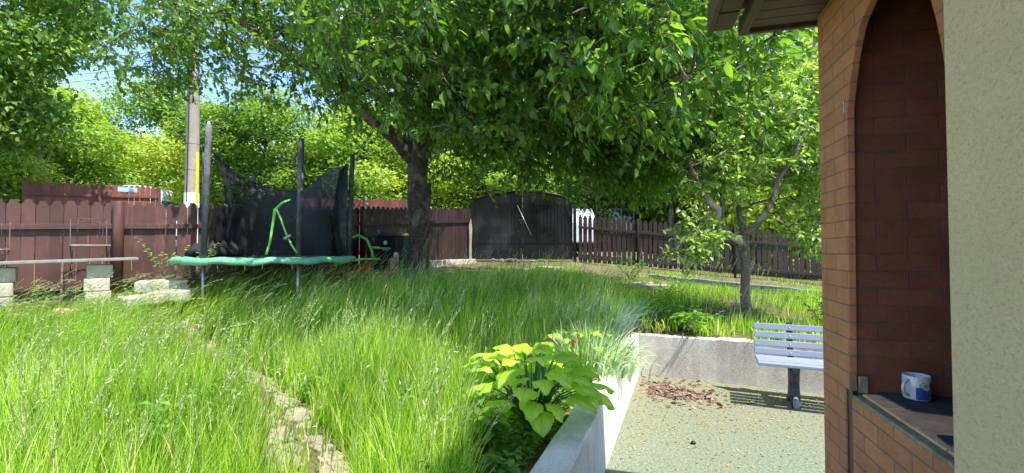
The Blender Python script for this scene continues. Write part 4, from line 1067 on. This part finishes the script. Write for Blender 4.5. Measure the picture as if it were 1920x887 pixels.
alobes = [((3.3, 6.2, 3.0), (1.0, .9, .65), 125), ((4.2, 6.2, 2.6), (.7, .8, .8), 110), ((2.75, 6.1, 2.55), (.5, .5, .4), 45), ((4.0, 6.3, 3.7), (1.1, 1.0, .8), 130), ((2.40, 5.9, 1.70), (.22, .25, .38), 18), ((4.0, 5.8, 1.75), (.45, .4, .4), 50)]
at_ = sample_lobes(alobes, rg)
segs, ss, P, D, N_ = grow(al, at_, rg, .03, .0035, 4, (.16, .34), 8, (.2, -.05, -.1))
mb = MB(); b0 = Vector(oa)
tpts = [Vector((0, 0, -.1)), Vector((0, 0, .1)), Vector(at(1397, 540, 6.3)) - b0, Vector(at(1399, 500, 6.3)) - b0, Vector(at(1395, 462, 6.3)) - b0, Vector(at(1396, 440, 6.3)) - b0]
mb.tube(tpts, [.11, .07, .06, .062, .07, .045], 14, wob=.05)
for pts, rad in al: mb.tube([tuple(np.array(p) - oa) for p in pts], rad, 10, wob=.06)
mb.build('trunk', M['bark2'], apple)
V1, Q1 = tubes_np(segs + ss, 4); np_mesh('twigs', V1 - oa, Q1, None, M['bark2'], apple)
nl = len(P); L_ = rg.uniform(.06, .10, nl)
leaf_mesh('crown', P - oa, D, N_, L_, L_ * .52, M['apple_leaf'], apple, rg.random(nl))

# ------------------------------------------------------------------ trees beyond the fence
def far_tree_proto(seed, mat, R_=3.2, H=9, nblob=26, nleaf=9000, lsz=(.12, .22), narrow=1, zlo=.10):
    r_ = np.random.default_rng(seed)
    blobs = []
    for k in range(nblob):
        t = r_.random(); z = H * (zlo + (.92 - zlo) * t); rr_ = R_ * narrow * (math.sin(math.pi * min(1, t * .86 + .12)) ** .6) * r_.random() ** .5
        a_ = r_.uniform(0, 6.28); blobs.append((rr_ * math.cos(a_), rr_ * math.sin(a_), z, r_.uniform(.8, 1.5)))
    blobs = np.array(blobs); k = r_.integers(0, nblob, nleaf)
    v = nrm(r_.normal(size=(nleaf, 3))); P = blobs[k, :3] + v * (blobs[k, 3] * r_.uniform(.55, 1.12, nleaf))[:, None] * np.array((1, 1, .75))
    D = nrm(v * .5 + r_.normal(size=(nleaf, 3)) * .7 + np.array((.1, 0, -.35))); N_ = nrm(v * .6 + np.array((0, 0, .8)) + r_.normal(size=(nleaf, 3)) * .4)
    L = r_.uniform(*lsz, size=nleaf)
    crown = leaf_mesh('crown', P, D, N_, L, L * .62, mat, None, np.clip(.5 + (r_.normal(size=nbl(nblob))[k] * .2) + r_.normal(size=nleaf) * .2, 0, 1), True)
    mb = MB(); random.seed(seed); mb.tube([(0, 0, -.3), (.05, 0, H * .2), (-.05, .05, H * .45), (.05, 0, H * .8)], [.15, .11, .06, .02], 8, wob=.08)
    for b in blobs: mb.tube([(0, 0, max(.8, b[2] - 1.3)), (b[0] * .5, b[1] * .5, b[2] - .4), (b[0], b[1], b[2])], [.04, .025, .01], 5)
    trunk = mb.build('trunk', M['far_bark'])
    return crown, trunk
def nbl(n): return n
protos = [far_tree_proto(31, M['far_leaf_a'], 3.0, 8.5, 44, 34000), far_tree_proto(32, M['far_leaf_b'], 3.2, 9.5, 48, 34000, zlo=.30),
          far_tree_proto(33, M['far_leaf_c'], 2.8, 7.5, 40, 30000), far_tree_proto(34, M['far_leaf_a'], 2.2, 5.0, 30, 22000, (.09, .16))]
used = [False] * 4
def far_tree(x, y, k, sc, rz, label, name='leafy_tree'):
    o = empty(name, (x, y, gzf(x, y)), rz, label, 'tree', 'trees beyond the garden fences'); o.scale = (sc[0], sc[0], sc[1])
    for pr in protos[k]:
        c = pr if not used[k] else pr.copy()
        if used[k]: scene.collection.objects.link(c)
        c.parent = o
    used[k] = True
T = [
 (-14.6, 11.8, 1, (1.0, 1.15), .3, 'dark leafy tree at the far left edge rising above the red-brown fence'),
 (-18.6, 17.0, 0, (1.0, .80), 1.3, 'bright green rounded tree at left edge behind the distant picket fence'),
 (-20, 20, 0, (1.1, .85), 2.0, 'bright leafy tree behind the light blue plate'),
 (-15.5, 23, 2, (1.1, .9), 3.1, 'yellow-green tree just left of the concrete pole'),
 (-11.6, 21.5, 1, (1.0, .80), 4.2, 'dark green tree directly right of the white van cab'),
 (-11.0, 25, 2, (1.2, .95), 5.0, 'yellow-green tree immediately right of the concrete pole'),
 (-7.0, 22.5, 0, (1.1, .86), .7, 'bright green tree behind the sagging trampoline net'),
 (-3.9, 23.5, 2, (1.1, .72), 1.7, 'yellow-green tree seen left of the cherry trunk'),
 (-.6, 23, 0, (1.0, .62), 2.6, 'bright tree behind the left leaf of the gate'),
 (2.6, 24.5, 3, (1.3, 1.15), 3.3, 'low bushy tree behind the right leaf of the gate'),
 (6.8, 19.5, 1, (1.0, .95), 3.9, 'dark tree in front of the brown house'),
 (10.5, 18.0, 2, (1.15, 1.15), 4.6, 'yellow-green tree behind the apple tree crown'),
 (13.8, 18.0, 0, (1.2, 1.3), 5.4, 'tall bright tree beside the brick pillar'),
 (9.3, 22.5, 0, (1.3, 1.35), 5.9, 'tallest green tree above the brown house, under the eave corner'),
 (-26, 22, 2, (1.3, 1.0), .2, 'yellow-green tree farthest left behind the distant fence'),
 (-21, 28, 1, (1.3, 1.1), .9, 'large tree rearmost behind the blue plate and street fence'),
 (3, 32, 0, (1.6, 1.1), 1.1, 'broad tree rearmost above the gate spikes'),
 (-5.5, 31, 1, (1.5, 1.05), 1.9, 'broad darker tree rearmost behind the trampoline'),
 (18.5, 18, 1, (1.5, 1.25), 2.2, 'large tree mostly hidden by the brick pillar'),
]
for x_, y_, k, sc, rz_, lb in T: far_tree(x_, y_, k, sc, rz_, lb)

# ------------------------------------------------------------------ meadow grass
def blades(name, X, Y, H, Wd, lean, mat, rnd, K=4, kind='stuff', bend=1.0, Z=None, parent=None):
    n = len(X); Z = gz(X, Y) - .01 if Z is None else Z
    base = np.stack([X, Y, Z], -1); ld = nrm(lean + 1e-6) ; lm = np.linalg.norm(lean, axis=1)
    fa = rng.uniform(0, np.pi, n); side = np.stack([np.cos(fa), np.sin(fa), np.zeros(n)], -1)
    V = np.zeros((n, K * 2 + 1, 3), np.float32)
    for k in range(K + 1):
        f = k / K; ang = lm * f * bend
        # circular-ish arc
        hgt = H * np.where(lm > .05, np.sin(ang) / np.maximum(lm * bend, 1e-3), f); off = H * np.where(lm > .05, (1 - np.cos(ang)) / np.maximum(lm * bend, 1e-3), 0)
        c = base + ld * off[:, None]; c[:, 2] += hgt
        w_ = Wd * (1 - f) ** .6 * (.75 + .5 * np.sin(np.pi * min(1, f + .2)))
        if k < K:
            V[:, 2 * k] = c - side * (w_ / 2)[:, None]; V[:, 2 * k + 1] = c + side * (w_ / 2)[:, None]
        else: V[:, 2 * K] = c
    off = (np.arange(n) * (2 * K + 1))[:, None, None]
    Q = np.array([(2 * k, 2 * k + 1, 2 * k + 3, 2 * k + 2) for k in range(K - 1)])[None] + off
    T_ = np.array([(2 * K - 2, 2 * K - 1, 2 * K)])[None] + off
    o = np_mesh(name, V.reshape(-1, 3), Q.reshape(-1, 4), T_.reshape(-1, 3), mat, parent, np.repeat(rnd, 2 * K + 1))
    if kind: tag(o, kind=kind)
    return o
def field_mask(X, Y):
    a = (X - (WR0.x + wn.x * .26)) * wd.y - (Y - (WR0.y + wn.y * .26)) * wd.x          # left of side wall
    b = (X - (WR1.x + fn.x * .22)) * fn.x + (Y - (WR1.y + fn.y * .22)) * fn.y          # beyond far wall
    return (a < 0) | ((b > 0) & (Y > 4))
def fbm(X, Y, s=1.0, seed=0):
    r_ = np.random.default_rng(seed); v = np.zeros_like(X)
    for k in range(7):
        f = s * (1.0 + .8 * k); a_ = r_.uniform(0, 6.28); v += np.sin((X * math.cos(a_) + Y * math.sin(a_)) * f * 2 + r_.uniform(0, 6.28)) / (1 + .5 * k)
    return v / 2.6
LDL = Vector((-dL.y, dL.x))
def inside_garden(X, Y):
    l = (X + 4.6) * dL.y - (Y - 9.0) * dL.x > .08
    d2 = Vector((3.30, 5.25)).normalized(); m = (X + 4.6) * d2.y - (Y - 9.0) * d2.x > .05
    return l & m & (Y < 14.1)
AT0 = (3.35, 6.5)
def meadow(N, y0, y1, x0f, x1f, hs, ws, K, dens=None):
    Y = rng.uniform(y0, y1, N) if dens is None else (y0 + (y1 - y0) * rng.random(N) ** dens)
    X = Y * rng.uniform(x0f, x1f, N) 
    m = field_mask(X, Y) & inside_garden(X, Y)
    pd = path_dist(X, Y); m &= (pd > .17 + .12 * fbm(X, Y, 3, 5)) | (rng.random(N) < .09 + .3 * sstep(3.9, 5.2, Y))
    hz = np.ones(N)
    # worn area by the gate, right lawn sparse, bed by the hosta
    gatearea = (Y > 10.6) & (np.abs(X - .3) < 2.6); m &= ~(gatearea & (rng.random(N) < np.where(Y > 12.2, .85, .35)))
    m &= ~((np.hypot(X - TB_[0], Y - TB_[1]) < .42))
    right = sstep(1.2, 2.4, X) * sstep(4.5, 6.0, Y)
    clump = fbm(X, Y, 1.6, 9)
    m &= ~((right > .5) & (rng.random(N) < np.clip(.62 - .8 * clump, 0, .97)))
    bed = (np.hypot((X - .22) / .50, (Y - 2.9) / 1.5) < 1); m &= ~bed
    m &= ~((np.hypot((X - AT0[0]) / 1.1, (Y - AT0[1] - .1) / .55) < 1 + .3 * fbm(X, Y, 4, 2)) & (rng.random(N) < .85))
    X, Y = X[m], Y[m]; n = len(X)
    right = right[m]; clump = clump[m]
    h = hs * (1 + .30 * clump) * rng.uniform(.55, 1.15, n) * (1 - .58 * right) * (1 - .55 * sstep(7.5, 11.0, Y)) * (1 - .45 * sstep(4.2, 5.6, -X) * sstep(4.5, 5.5, Y))
    h *= 1 - .45 * np.exp(-(path_dist(X, Y) / .35) ** 2)
    # wind from the left: strongest on the left side
    wl = .12 + .75 * sstep(1.6, 4.5, -X) * sstep(2.5, 4.5, Y) + .25 * fbm(X, Y, .8, 3) + .25 * sstep(5, 7, Y)
    wl = np.clip(wl, .05, 1.5)
    lean = np.stack([wl + rng.normal(0, .42, n), rng.normal(-.05, .35, n) - .1 * wl, np.zeros(n)], -1)
    rnd = np.clip(.46 + .18 * clump + rng.normal(0, .27, n), 0, .93); rnd = np.where(rng.random(n) < .075, 1.0, rnd)
    return X, Y, h, ws * rng.uniform(.6, 1.3, n), lean, rnd, K
for (N, y0, y1, a, b, hs, ws, K, dn) in [(52000, 1.15, 4.6, -1.22, .42, .50, .0070, 4, .75), (84000, 4.4, 9.8, -1.25, .95, .52, .0105, 4, .8), (24000, 9.5, 14.0, -.7, .75, .42, .015, 3, 1)]:
    X, Y, h, w_, lean, rnd, K = meadow(N, y0, y1, a, b, hs, ws, K, dn)
    blades('meadow_grass', X, Y, h, w_, lean, M['grass'], rnd, K)
# grass stems with pale seed heads
n = 6500; Y = 1.6 + 8.6 * rng.random(n) ** .8; X = Y * rng.uniform(-1.15, .55, n)
m = field_mask(X, Y) & inside_garden(X, Y) & (path_dist(X, Y) > .2) & (rng.random(n) < np.clip(.35 + .5 * fbm(X, Y, 1.1, 40) + .25 * sstep(1, 4, -X), .05, 1)) & ~(np.hypot((X - .3) / .6, (Y - 3) / 1.6) < 1)
m &= ~((X > 1.3) & (rng.random(n) < .7))
X, Y = X[m], Y[m]; n = len(X); H = rng.uniform(.50, .78, n); wl = np.clip(.35 + 1.0 * sstep(1.2, 4.2, -X) * sstep(2.2, 4.5, Y) + rng.normal(0, .25, n), .1, 1.7)
lean = np.stack([wl, rng.normal(-.1, .3, n), np.zeros(n)], -1); Z = gz(X, Y)
lm = np.linalg.norm(lean, axis=1); ld = lean / lm[:, None]
def arc(f):
    a_ = lm * f; o = H * (1 - np.cos(a_)) / lm; hh = H * np.sin(a_) / lm
    p = np.stack([X, Y, Z], -1) + ld * o[:, None]; p[:, 2] += hh; return p
pts = [arc(f) for f in (0, .35, .65, .85, 1.0)]
ssg = []
for q in range(4):
    for k in range(n): ssg.append((pts[q][k], pts[q + 1][k], .0018, .0015))
V2, Q2 = tubes_np(ssg, 3); tag(np_mesh('grass_stems', V2, Q2, None, M['seed'], None, np.full(len(V2), .3)), kind='stuff')
P, D = [], []
for k in range(14):
    f = .78 + .22 * k / 13; p = arc(np.full(n, f)); d = nrm(arc(np.full(n, min(1.02, f + .02))) - arc(np.full(n, f - .02)))
    P.append(p); D.append(nrm(d + rng.normal(size=(n, 3)) * .38))
P = np.concatenate(P); D = np.concatenate(D); L_ = rng.uniform(.014, .030, len(P))
tag(leaf_mesh('seed_heads', P, D, rng.normal(size=(len(P), 3)), L_, L_ * .28, M['seed'], None, rng.random(len(P)), True), kind='stuff')
# grass hanging over the grey wall's edge
n = 700; t_ = rng.uniform(0, 3.2, n); o_ = rng.uniform(.12, .24, n); X = WR1.x + fd.x * t_ + fn.x * o_; Y = WR1.y + fd.y * t_ + fn.y * o_
k_ = fbm(X, Y, 6, 90) > 0; X, Y = X[k_], Y[k_]; n = len(X)
ln_ = np.stack([-fn.x * 1.5 + rng.normal(0, .5, n), -fn.y * 1.5 + rng.normal(0, .5, n), np.zeros(n)], -1)
blades('meadow_grass', X, Y, rng.uniform(.24, .48, n), rng.uniform(.007, .014, n), ln_, M['grass'], rng.uniform(.2, 1, n), 4, Z=np.full(n, .47))
# leafy weeds mixed into the meadow
n = 2600; Y = 1.5 + 8 * rng.random(n) ** .8; X = Y * rng.uniform(-1.2, .4, n)
m = field_mask(X, Y) & inside_garden(X, Y) & (fbm(X, Y, 1.4, 66) > .15) & (path_dist(X, Y) > .15) & ~(np.hypot((X - .22) / .6, (Y - 2.9) / 1.6) < 1); X, Y = X[m], Y[m]; n = len(X)
hh_ = rng.uniform(.18, .46, n); PA, DA = [], []
for k in range(14):
    f = .25 + .75 * k / 13; a_ = k * 2.4 + rng.uniform(0, 6.28, n) * .2 + X * 9
    PA.append(np.stack([X + .12 * hh_ * f, Y, gz(X, Y) + hh_ * f], -1)); DA.append(np.stack([np.cos(a_), np.sin(a_), rng.uniform(-.3, .5, n)], -1))
PA = np.concatenate(PA); DA = np.concatenate(DA); L_ = rng.uniform(.03, .075, len(PA))
tag(leaf_mesh('meadow_weeds', PA, DA, np.array((0, 0, 1.)) + rng.normal(size=(len(PA), 3)) * .3, L_, L_ * .42, M['weed'], None, rng.random(len(PA)), True), kind='stuff')
# low broad-leaved ground cover in the bed and the right lawn
n = 9000; X = np.concatenate([rng.uniform(-.45, .5, 6000), rng.uniform(1.3, 6.5, 6400)]); Y = np.concatenate([rng.uniform(1.8, 4.2, 6000), rng.uniform(5.4, 11, 6400)])
m = field_mask(X, Y) & ((fbm(X, Y, 1.3, 17) > -.15) | (X < .6)); X, Y = X[m], Y[m]; n = len(X)
P = np.stack([X, Y, gz(X, Y) + rng.uniform(.01, .10, n)], -1); a_ = rng.uniform(0, 6.28, n); D = np.stack([np.cos(a_), np.sin(a_), rng.uniform(-.1, .5, n)], -1)
L_ = rng.uniform(.025, .055, n); tag(leaf_mesh('ground_cover', P, D, np.array((0, 0, 1.)) + rng.normal(size=(n, 3)) * .3, L_, L_ * .6, M['weed'], None, rng.random(n), True), kind='stuff')

# ------------------------------------------------------------------ plants
def hosta(loc, Rr, Hh, n, label, seed, lsz=(.17, .26), mat='hosta', name='hosta', gold=0):
    r_ = random.Random(seed); o = empty(name, loc, 0, label, 'plant')
    Vv, Qd, at_r, at_v = [], [], [], []; st = MB()
    nu, nv_ = 9, 8
    for k in range(n):
        t = (k + .5) / n; a_ = k * 2.399 + r_.uniform(-.3, .3); el = 1.25 - 1.15 * t ** .8 + r_.uniform(-.12, .12)   # upright inside, flat outside
        ln = Hh * (1.05 - .2 * t) * r_.uniform(.85, 1.1)
        tip = Vector((math.cos(a_) * math.cos(el) * Rr * .8, math.sin(a_) * math.cos(el) * Rr * .8, ln * (.55 + .45 * math.sin(el))))
        st.tube([(0, 0, 0), tuple(tip * .55 + Vector((0, 0, .06))), tuple(tip)], [.006, .005, .004], 5)
        Lf = r_.uniform(*lsz); Wf = Lf * r_.uniform(.70, .82)
        d0 = Vector((math.cos(a_), math.sin(a_), 0)); pit = .40 * (1 - t) - .12 * t + r_.uniform(-.15, .15)
        side = Vector((-math.sin(a_), math.cos(a_), 0)); roll = r_.uniform(-.25, .25)
        rv = r_.random(); base_i = len(Vv)
        pos = tip.copy(); ang = pit
        for iu in range(nu + 1):
            u = iu / nu
            if iu: pos = pos + (d0 * math.cos(ang) + Vector((0, 0, 1)) * math.sin(ang)) * (Lf / nu)
            ang = pit - .95 * u ** 1.4
            wv = (math.sin(math.pi * (u * .88 + .12) ** .62)) ** .85 * Wf / 2 if u < 1 else .001
            if iu == 0: wv = Wf * .16
            up = (Vector((0, 0, 1)) * math.cos(ang) - d0 * math.sin(ang))
            sd = side * math.cos(roll) + up * math.sin(roll)
            for iv in range(-nv_, nv_ + 1):
                v = iv / nv_
                back = -Lf * .10 * abs(v) * (1 - u) ** 3
                hgt = .10 * Wf * abs(v) ** 1.3 * 1.2 - .22 * Wf * abs(v) ** 2.5 + .010 * math.cos(v * 9.4 * 1.6) * Wf * 1.6 + .012 * math.sin(u * 14 + k) * abs(v) ** 2
                p = pos + sd * (v * wv) + up * hgt + d0 * back
                Vv.append(tuple(p)); at_r.append(min(1, max(0, rv * .6 + .2 + gold))); at_v.append(max(0, math.cos(v * 9.4 * 1.6)) ** 4 * .8)
        w_ = 2 * nv_ + 1
        for iu in range(nu):
            for iv in range(2 * nv_):
                q = base_i + iu * w_ + iv; Qd.append((q, q + 1, q + w_ + 1, q + w_))
    ob = np_mesh('foliage', Vv, Qd, None, M[mat], o, at_r, True)
    va_ = ob.data.attributes.new('vein', 'FLOAT', 'POINT'); va_.data.foreach_set('value', np.array(at_v, np.float32))
    st.build('stems', M['iris'], o)
    return o
hosta((.13, 3.04, .42), .44, .50, 60, 'large lime green hosta spilling over the near white wall', 4, (.15, .225))
hosta((.62, 4.35, .43), .34, .42, 20, 'second smaller hosta behind the striped ornamental grass', 9, (.12, .19))
def tuft(name, loc, n, H, spread, mat, width, label, seed, cat='grass clump', bendm=1.4, grp=None):
    r_ = np.random.default_rng(seed); X = loc[0] + r_.normal(0, spread * .35, n); Y = loc[1] + r_.normal(0, spread * .35, n)
    dx = X - loc[0]; dy = Y - loc[1]; l = np.stack([dx, dy, np.zeros(n)], -1); l = nrm(l + r_.normal(size=(n, 3)) * .1 * spread); l[:, 2] = 0
    l = l * r_.uniform(.3, bendm, n)[:, None] + np.array((.25, -.1, 0))
    o = blades(name, X - loc[0], Y - loc[1], H * r_.uniform(.6, 1.1, n), np.full(n, width) * r_.uniform(.7, 1.2, n), l, M[mat], r_.random(n), 6, None, 1.25, np.zeros(n))
    o.location = loc; tag(o, label, cat, grp); return o
tuft('ornamental_grass', (.78, 4.2, .46), 700, .50, .36, 'var_grass', .017, 'cream and green striped ornamental grass arching over the white wall', 3, bendm=2.0)
for k, (x_, y_) in enumerate([(.75, 5.5), (1.15, 5.75), (1.45, 6.2), (.9, 6.1)]):
    tuft('blue_grass', (x_, y_, gzf(x_, y_) - .02), 420, .50, .38, 'blue_grass', .014, 'clump of blue-grey grass in tree shade behind the wall corner', 20 + k, grp='blue-grey grass clumps behind the wall corner')
# irises: sword leaves with faded orange brown flowers
iris = empty('iris_clump', (.38, 3.95, .42), 0, 'iris clump with sword leaves and faded brown blooms behind the hosta', 'plant')
r_ = np.random.default_rng(5); n = 90; X = r_.normal(0, .20, n); Y = r_.normal(0, .16, n); l = np.stack([X, Y, np.zeros(n)], -1) * .9 + r_.normal(size=(n, 3)) * .12; l[:, 2] = 0
blades('sword_leaves', X, Y, r_.uniform(.32, .52, n), r_.uniform(.018, .028, n), l, M['iris'], r_.random(n), 5, None, 1, np.zeros(n), iris)
st = MB(); PP_, DD_ = [], []
for k in range(6):
    x_, y_ = r_.uniform(-.3, .3), r_.uniform(-.15, .15); h_ = r_.uniform(.36, .46); st.tube([(x_, y_, 0), (x_ * 1.1, y_, h_ * .6), (x_ * 1.2, y_, h_)], .004, 5)
    Pq = np.tile(np.array((x_ * 1.2, y_, h_ - .01)), (12, 1)); Lq = r_.uniform(.015, .036, 12)
    leaf_mesh('faded_bloom', Pq, r_.normal(size=(12, 3)) * np.array((1, 1, .8)), r_.normal(size=(12, 3)), Lq, Lq * .7, M['petal'], iris, r_.random(12))
st.build('stalks', M['iris'], iris)
def weed(loc, H, n, label, seed, lsz=(.04, .08), spread=.18, mat='weed', cat='plant', name='leafy_plant', stems=6, wn_=.45):
    r_ = np.random.default_rng(seed); o = empty(name, loc, 0, label, cat); st = MB(); P, D = [], []
    for s in range(stems):
        b = Vector((r_.normal(0, spread * .3), r_.normal(0, spread * .3), 0)); t = Vector((b.x + r_.normal(0, spread), b.y + r_.normal(0, spread), H * r_.uniform(.65, 1.05)))
        st.tube([tuple(b), tuple(b.lerp(t, .5) + Vector((0, 0, .04))), tuple(t)], [.006, .004, .002], 5)
        for q in range(n):
            f = .15 + .85 * q / n; a_ = q * 2.4 + s; P.append(tuple(b.lerp(t, f) + Vector((0, 0, .03 * math.sin(math.pi * f))))); D.append((math.cos(a_), math.sin(a_), r_.uniform(-.2, .45)))
    st.build('stems', M['iris'], o); P = np.array(P); D = np.array(D, float); L_ = r_.uniform(*lsz, size=len(P))
    leaf_mesh('foliage', P, D, np.array((0, 0, 1.)) + r_.normal(size=(len(P), 3)) * .3, L_, L_ * wn_, M[mat], o, r_.random(len(P)))
weed((-.14, 2.66, .40), .34, 14, 'leafy green weed standing in front of the hosta', 1, (.07, .12), .12, stems=7, wn_=.52)
weed((-.10, 2.36, .40), .16, 9, 'low leafy weed at the inner foot of the near wall', 2, (.05, .09), .14, stems=9, wn_=.55)
pp = at(1295, 610, 5.75); weed((2.15, 5.93, .52), .34, 12, 'broad bright green herb on top of the grey wall left of the bench', 3, (.08, .13), .17, stems=15, wn_=.4)
weed((2.46, 5.80, .52), .27, 10, 'smaller bright herb between the broad herb and the bench', 31, (.07, .12), .13, stems=11, wn_=.4)
pb = Vector((-4.95, 7.0)); weed((-5.0, 7.1, gzf(-5.0, 7.1)), 1.05, 30, 'young shrub with pale leaves growing between fence and trampoline', 4, (.05, .08), .24, mat='apple_leaf', cat='shrub', name='young_shrub', stems=9, wn_=.6)
weed((2.7, 10.6, gzf(2.7, 10.6)), .55, 26, 'young bush in shade in front of the picket fence', 6, (.05, .08), .2, cat='shrub', name='young_shrub', stems=9)
weed((4.15, 6.0, .55), .50, 26, 'dark shrub at the brick pillar edge above the bench', 7, (.05, .08), .14, cat='shrub', name='young_shrub', stems=12)

# ------------------------------------------------------------------ patio litter
r_ = np.random.default_rng(77); n = 430; X = r_.normal(1.80, .26, n); Y = 5.15 + r_.normal(0, .25, n) - .28 * (X - 1.8)
m = in_patio(X, Y) & ((X - WR0.x) * wd.y - (Y - WR0.y) * wd.x > .06); X, Y = X[m], Y[m]; n = len(X)
hp = .02 * np.exp(-((X - 1.8) ** 2 + (Y - 5.15) ** 2) / .06)
P = np.stack([X, Y, .008 + hp * r_.random(n)], -1); a_ = r_.uniform(0, 6.28, n); D = np.stack([np.cos(a_), np.sin(a_), r_.normal(0, .10, n)], -1); L_ = r_.uniform(.03, .085, n)
tag(leaf_mesh('dead_leaf_pile', P, D, np.array((0, 0, 1.)) + r_.normal(size=(n, 3)) * .35, L_, L_ * .6, M['dead_leaf'], None, r_.random(n)), kind='stuff')
n = 3800; X = r_.uniform(.5, 4, n); Y = 3.0 + 2.9 * r_.random(n) ** .55
m = in_patio(X, Y) & ((X - WR0.x) * wd.y - (Y - WR0.y) * wd.x > .03) & ((X - WR1.x) * fn.x + (Y - WR1.y) * fn.y < -.03); X, Y = X[m], Y[m]; n = len(X)
P = np.stack([X, Y, np.full(n, .006) + r_.random(n) * .006], -1); a_ = r_.uniform(0, 6.28, n); D = np.stack([np.cos(a_), np.sin(a_), r_.normal(0, .12, n)], -1); L_ = r_.uniform(.008, .028, n)
tag(leaf_mesh('leaf_litter', P, D, np.array((0, 0, 1.)) + r_.normal(size=(n, 3)) * .25, L_, L_ * .55, M['litter'], None, r_.random(n)), kind='stuff')
sp0 = on_z(1300, 830, .012); mb = MB(); mb.lathe([(0, -.012), (.016, -.008), (.019, .002), (.012, .012), (0, .015)], seg=9); o = mb.build('pebble', M['dark_metal']); o.location = sp0; o.scale = (1.2, 1, 1)
tag(o, 'small dark pebble alone on the green patio floor', 'pebble')

# rubble and flat stones by the gate
r2 = random.Random(12)
for k, (x_, y_, s_) in enumerate([(-.75, 11.6, .55), (-.35, 11.1, .5), (.35, 11.9, .45), (1.0, 12.3, .6), (2.6, 9.6, .5), (3.0, 9.3, .4)]):
    mb = MB(); m_ = 9; ol = [(s_ * r2.uniform(.75, 1.15) * math.cos(2 * math.pi * q / m_), s_ * .6 * r2.uniform(.75, 1.15) * math.sin(2 * math.pi * q / m_)) for q in range(m_)]
    mb.add([(a_, b_, -.1) for a_, b_ in ol] + [(a_, b_, .05) for a_, b_ in ol], [tuple(range(m_, 2 * m_))] + [(q, (q + 1) % m_, m_ + (q + 1) % m_, m_ + q) for q in range(m_)])
    o = mb.build('flagstone', M['stone'], None, .015); o.location = (x_, y_, gzf(x_, y_)); o.rotation_euler = (0, 0, r2.uniform(0, 3))
    tag(o, ['largest flat stone in shade just right of the cherry trunk base', 'flat stone nearest the viewer between cherry trunk and gate', 'flat stone in front of the middle of the gate', 'flat stone in front of the right gate leaf', 'flat pale stone in grass left of the apple tree', 'small flat stone nearest the apple tree on its left'][k], 'flat stone')
mb = MB()
for k in range(26):
    x_ = r2.gauss(0, .42); y_ = r2.gauss(0, .10); a_ = r2.uniform(-.5, .5); l_ = r2.uniform(.2, .6)
    mb.tube([(x_ - l_ / 2 * math.cos(a_), y_ - .3 * math.sin(a_) * l_, .03 + r2.random() * .12), (x_, y_, .08 + r2.random() * .1), (x_ + l_ / 2 * math.cos(a_), y_ + .3 * math.sin(a_) * l_, .02 + r2.random() * .1)], [.014, .018, .010], 6)
o = mb.build('branch_pile', M['far_bark']); o.location = (.15, 13.4, gzf(.15, 13.4)); tag(o, 'heap of dark cut branches at the foot of the gate', 'branches')
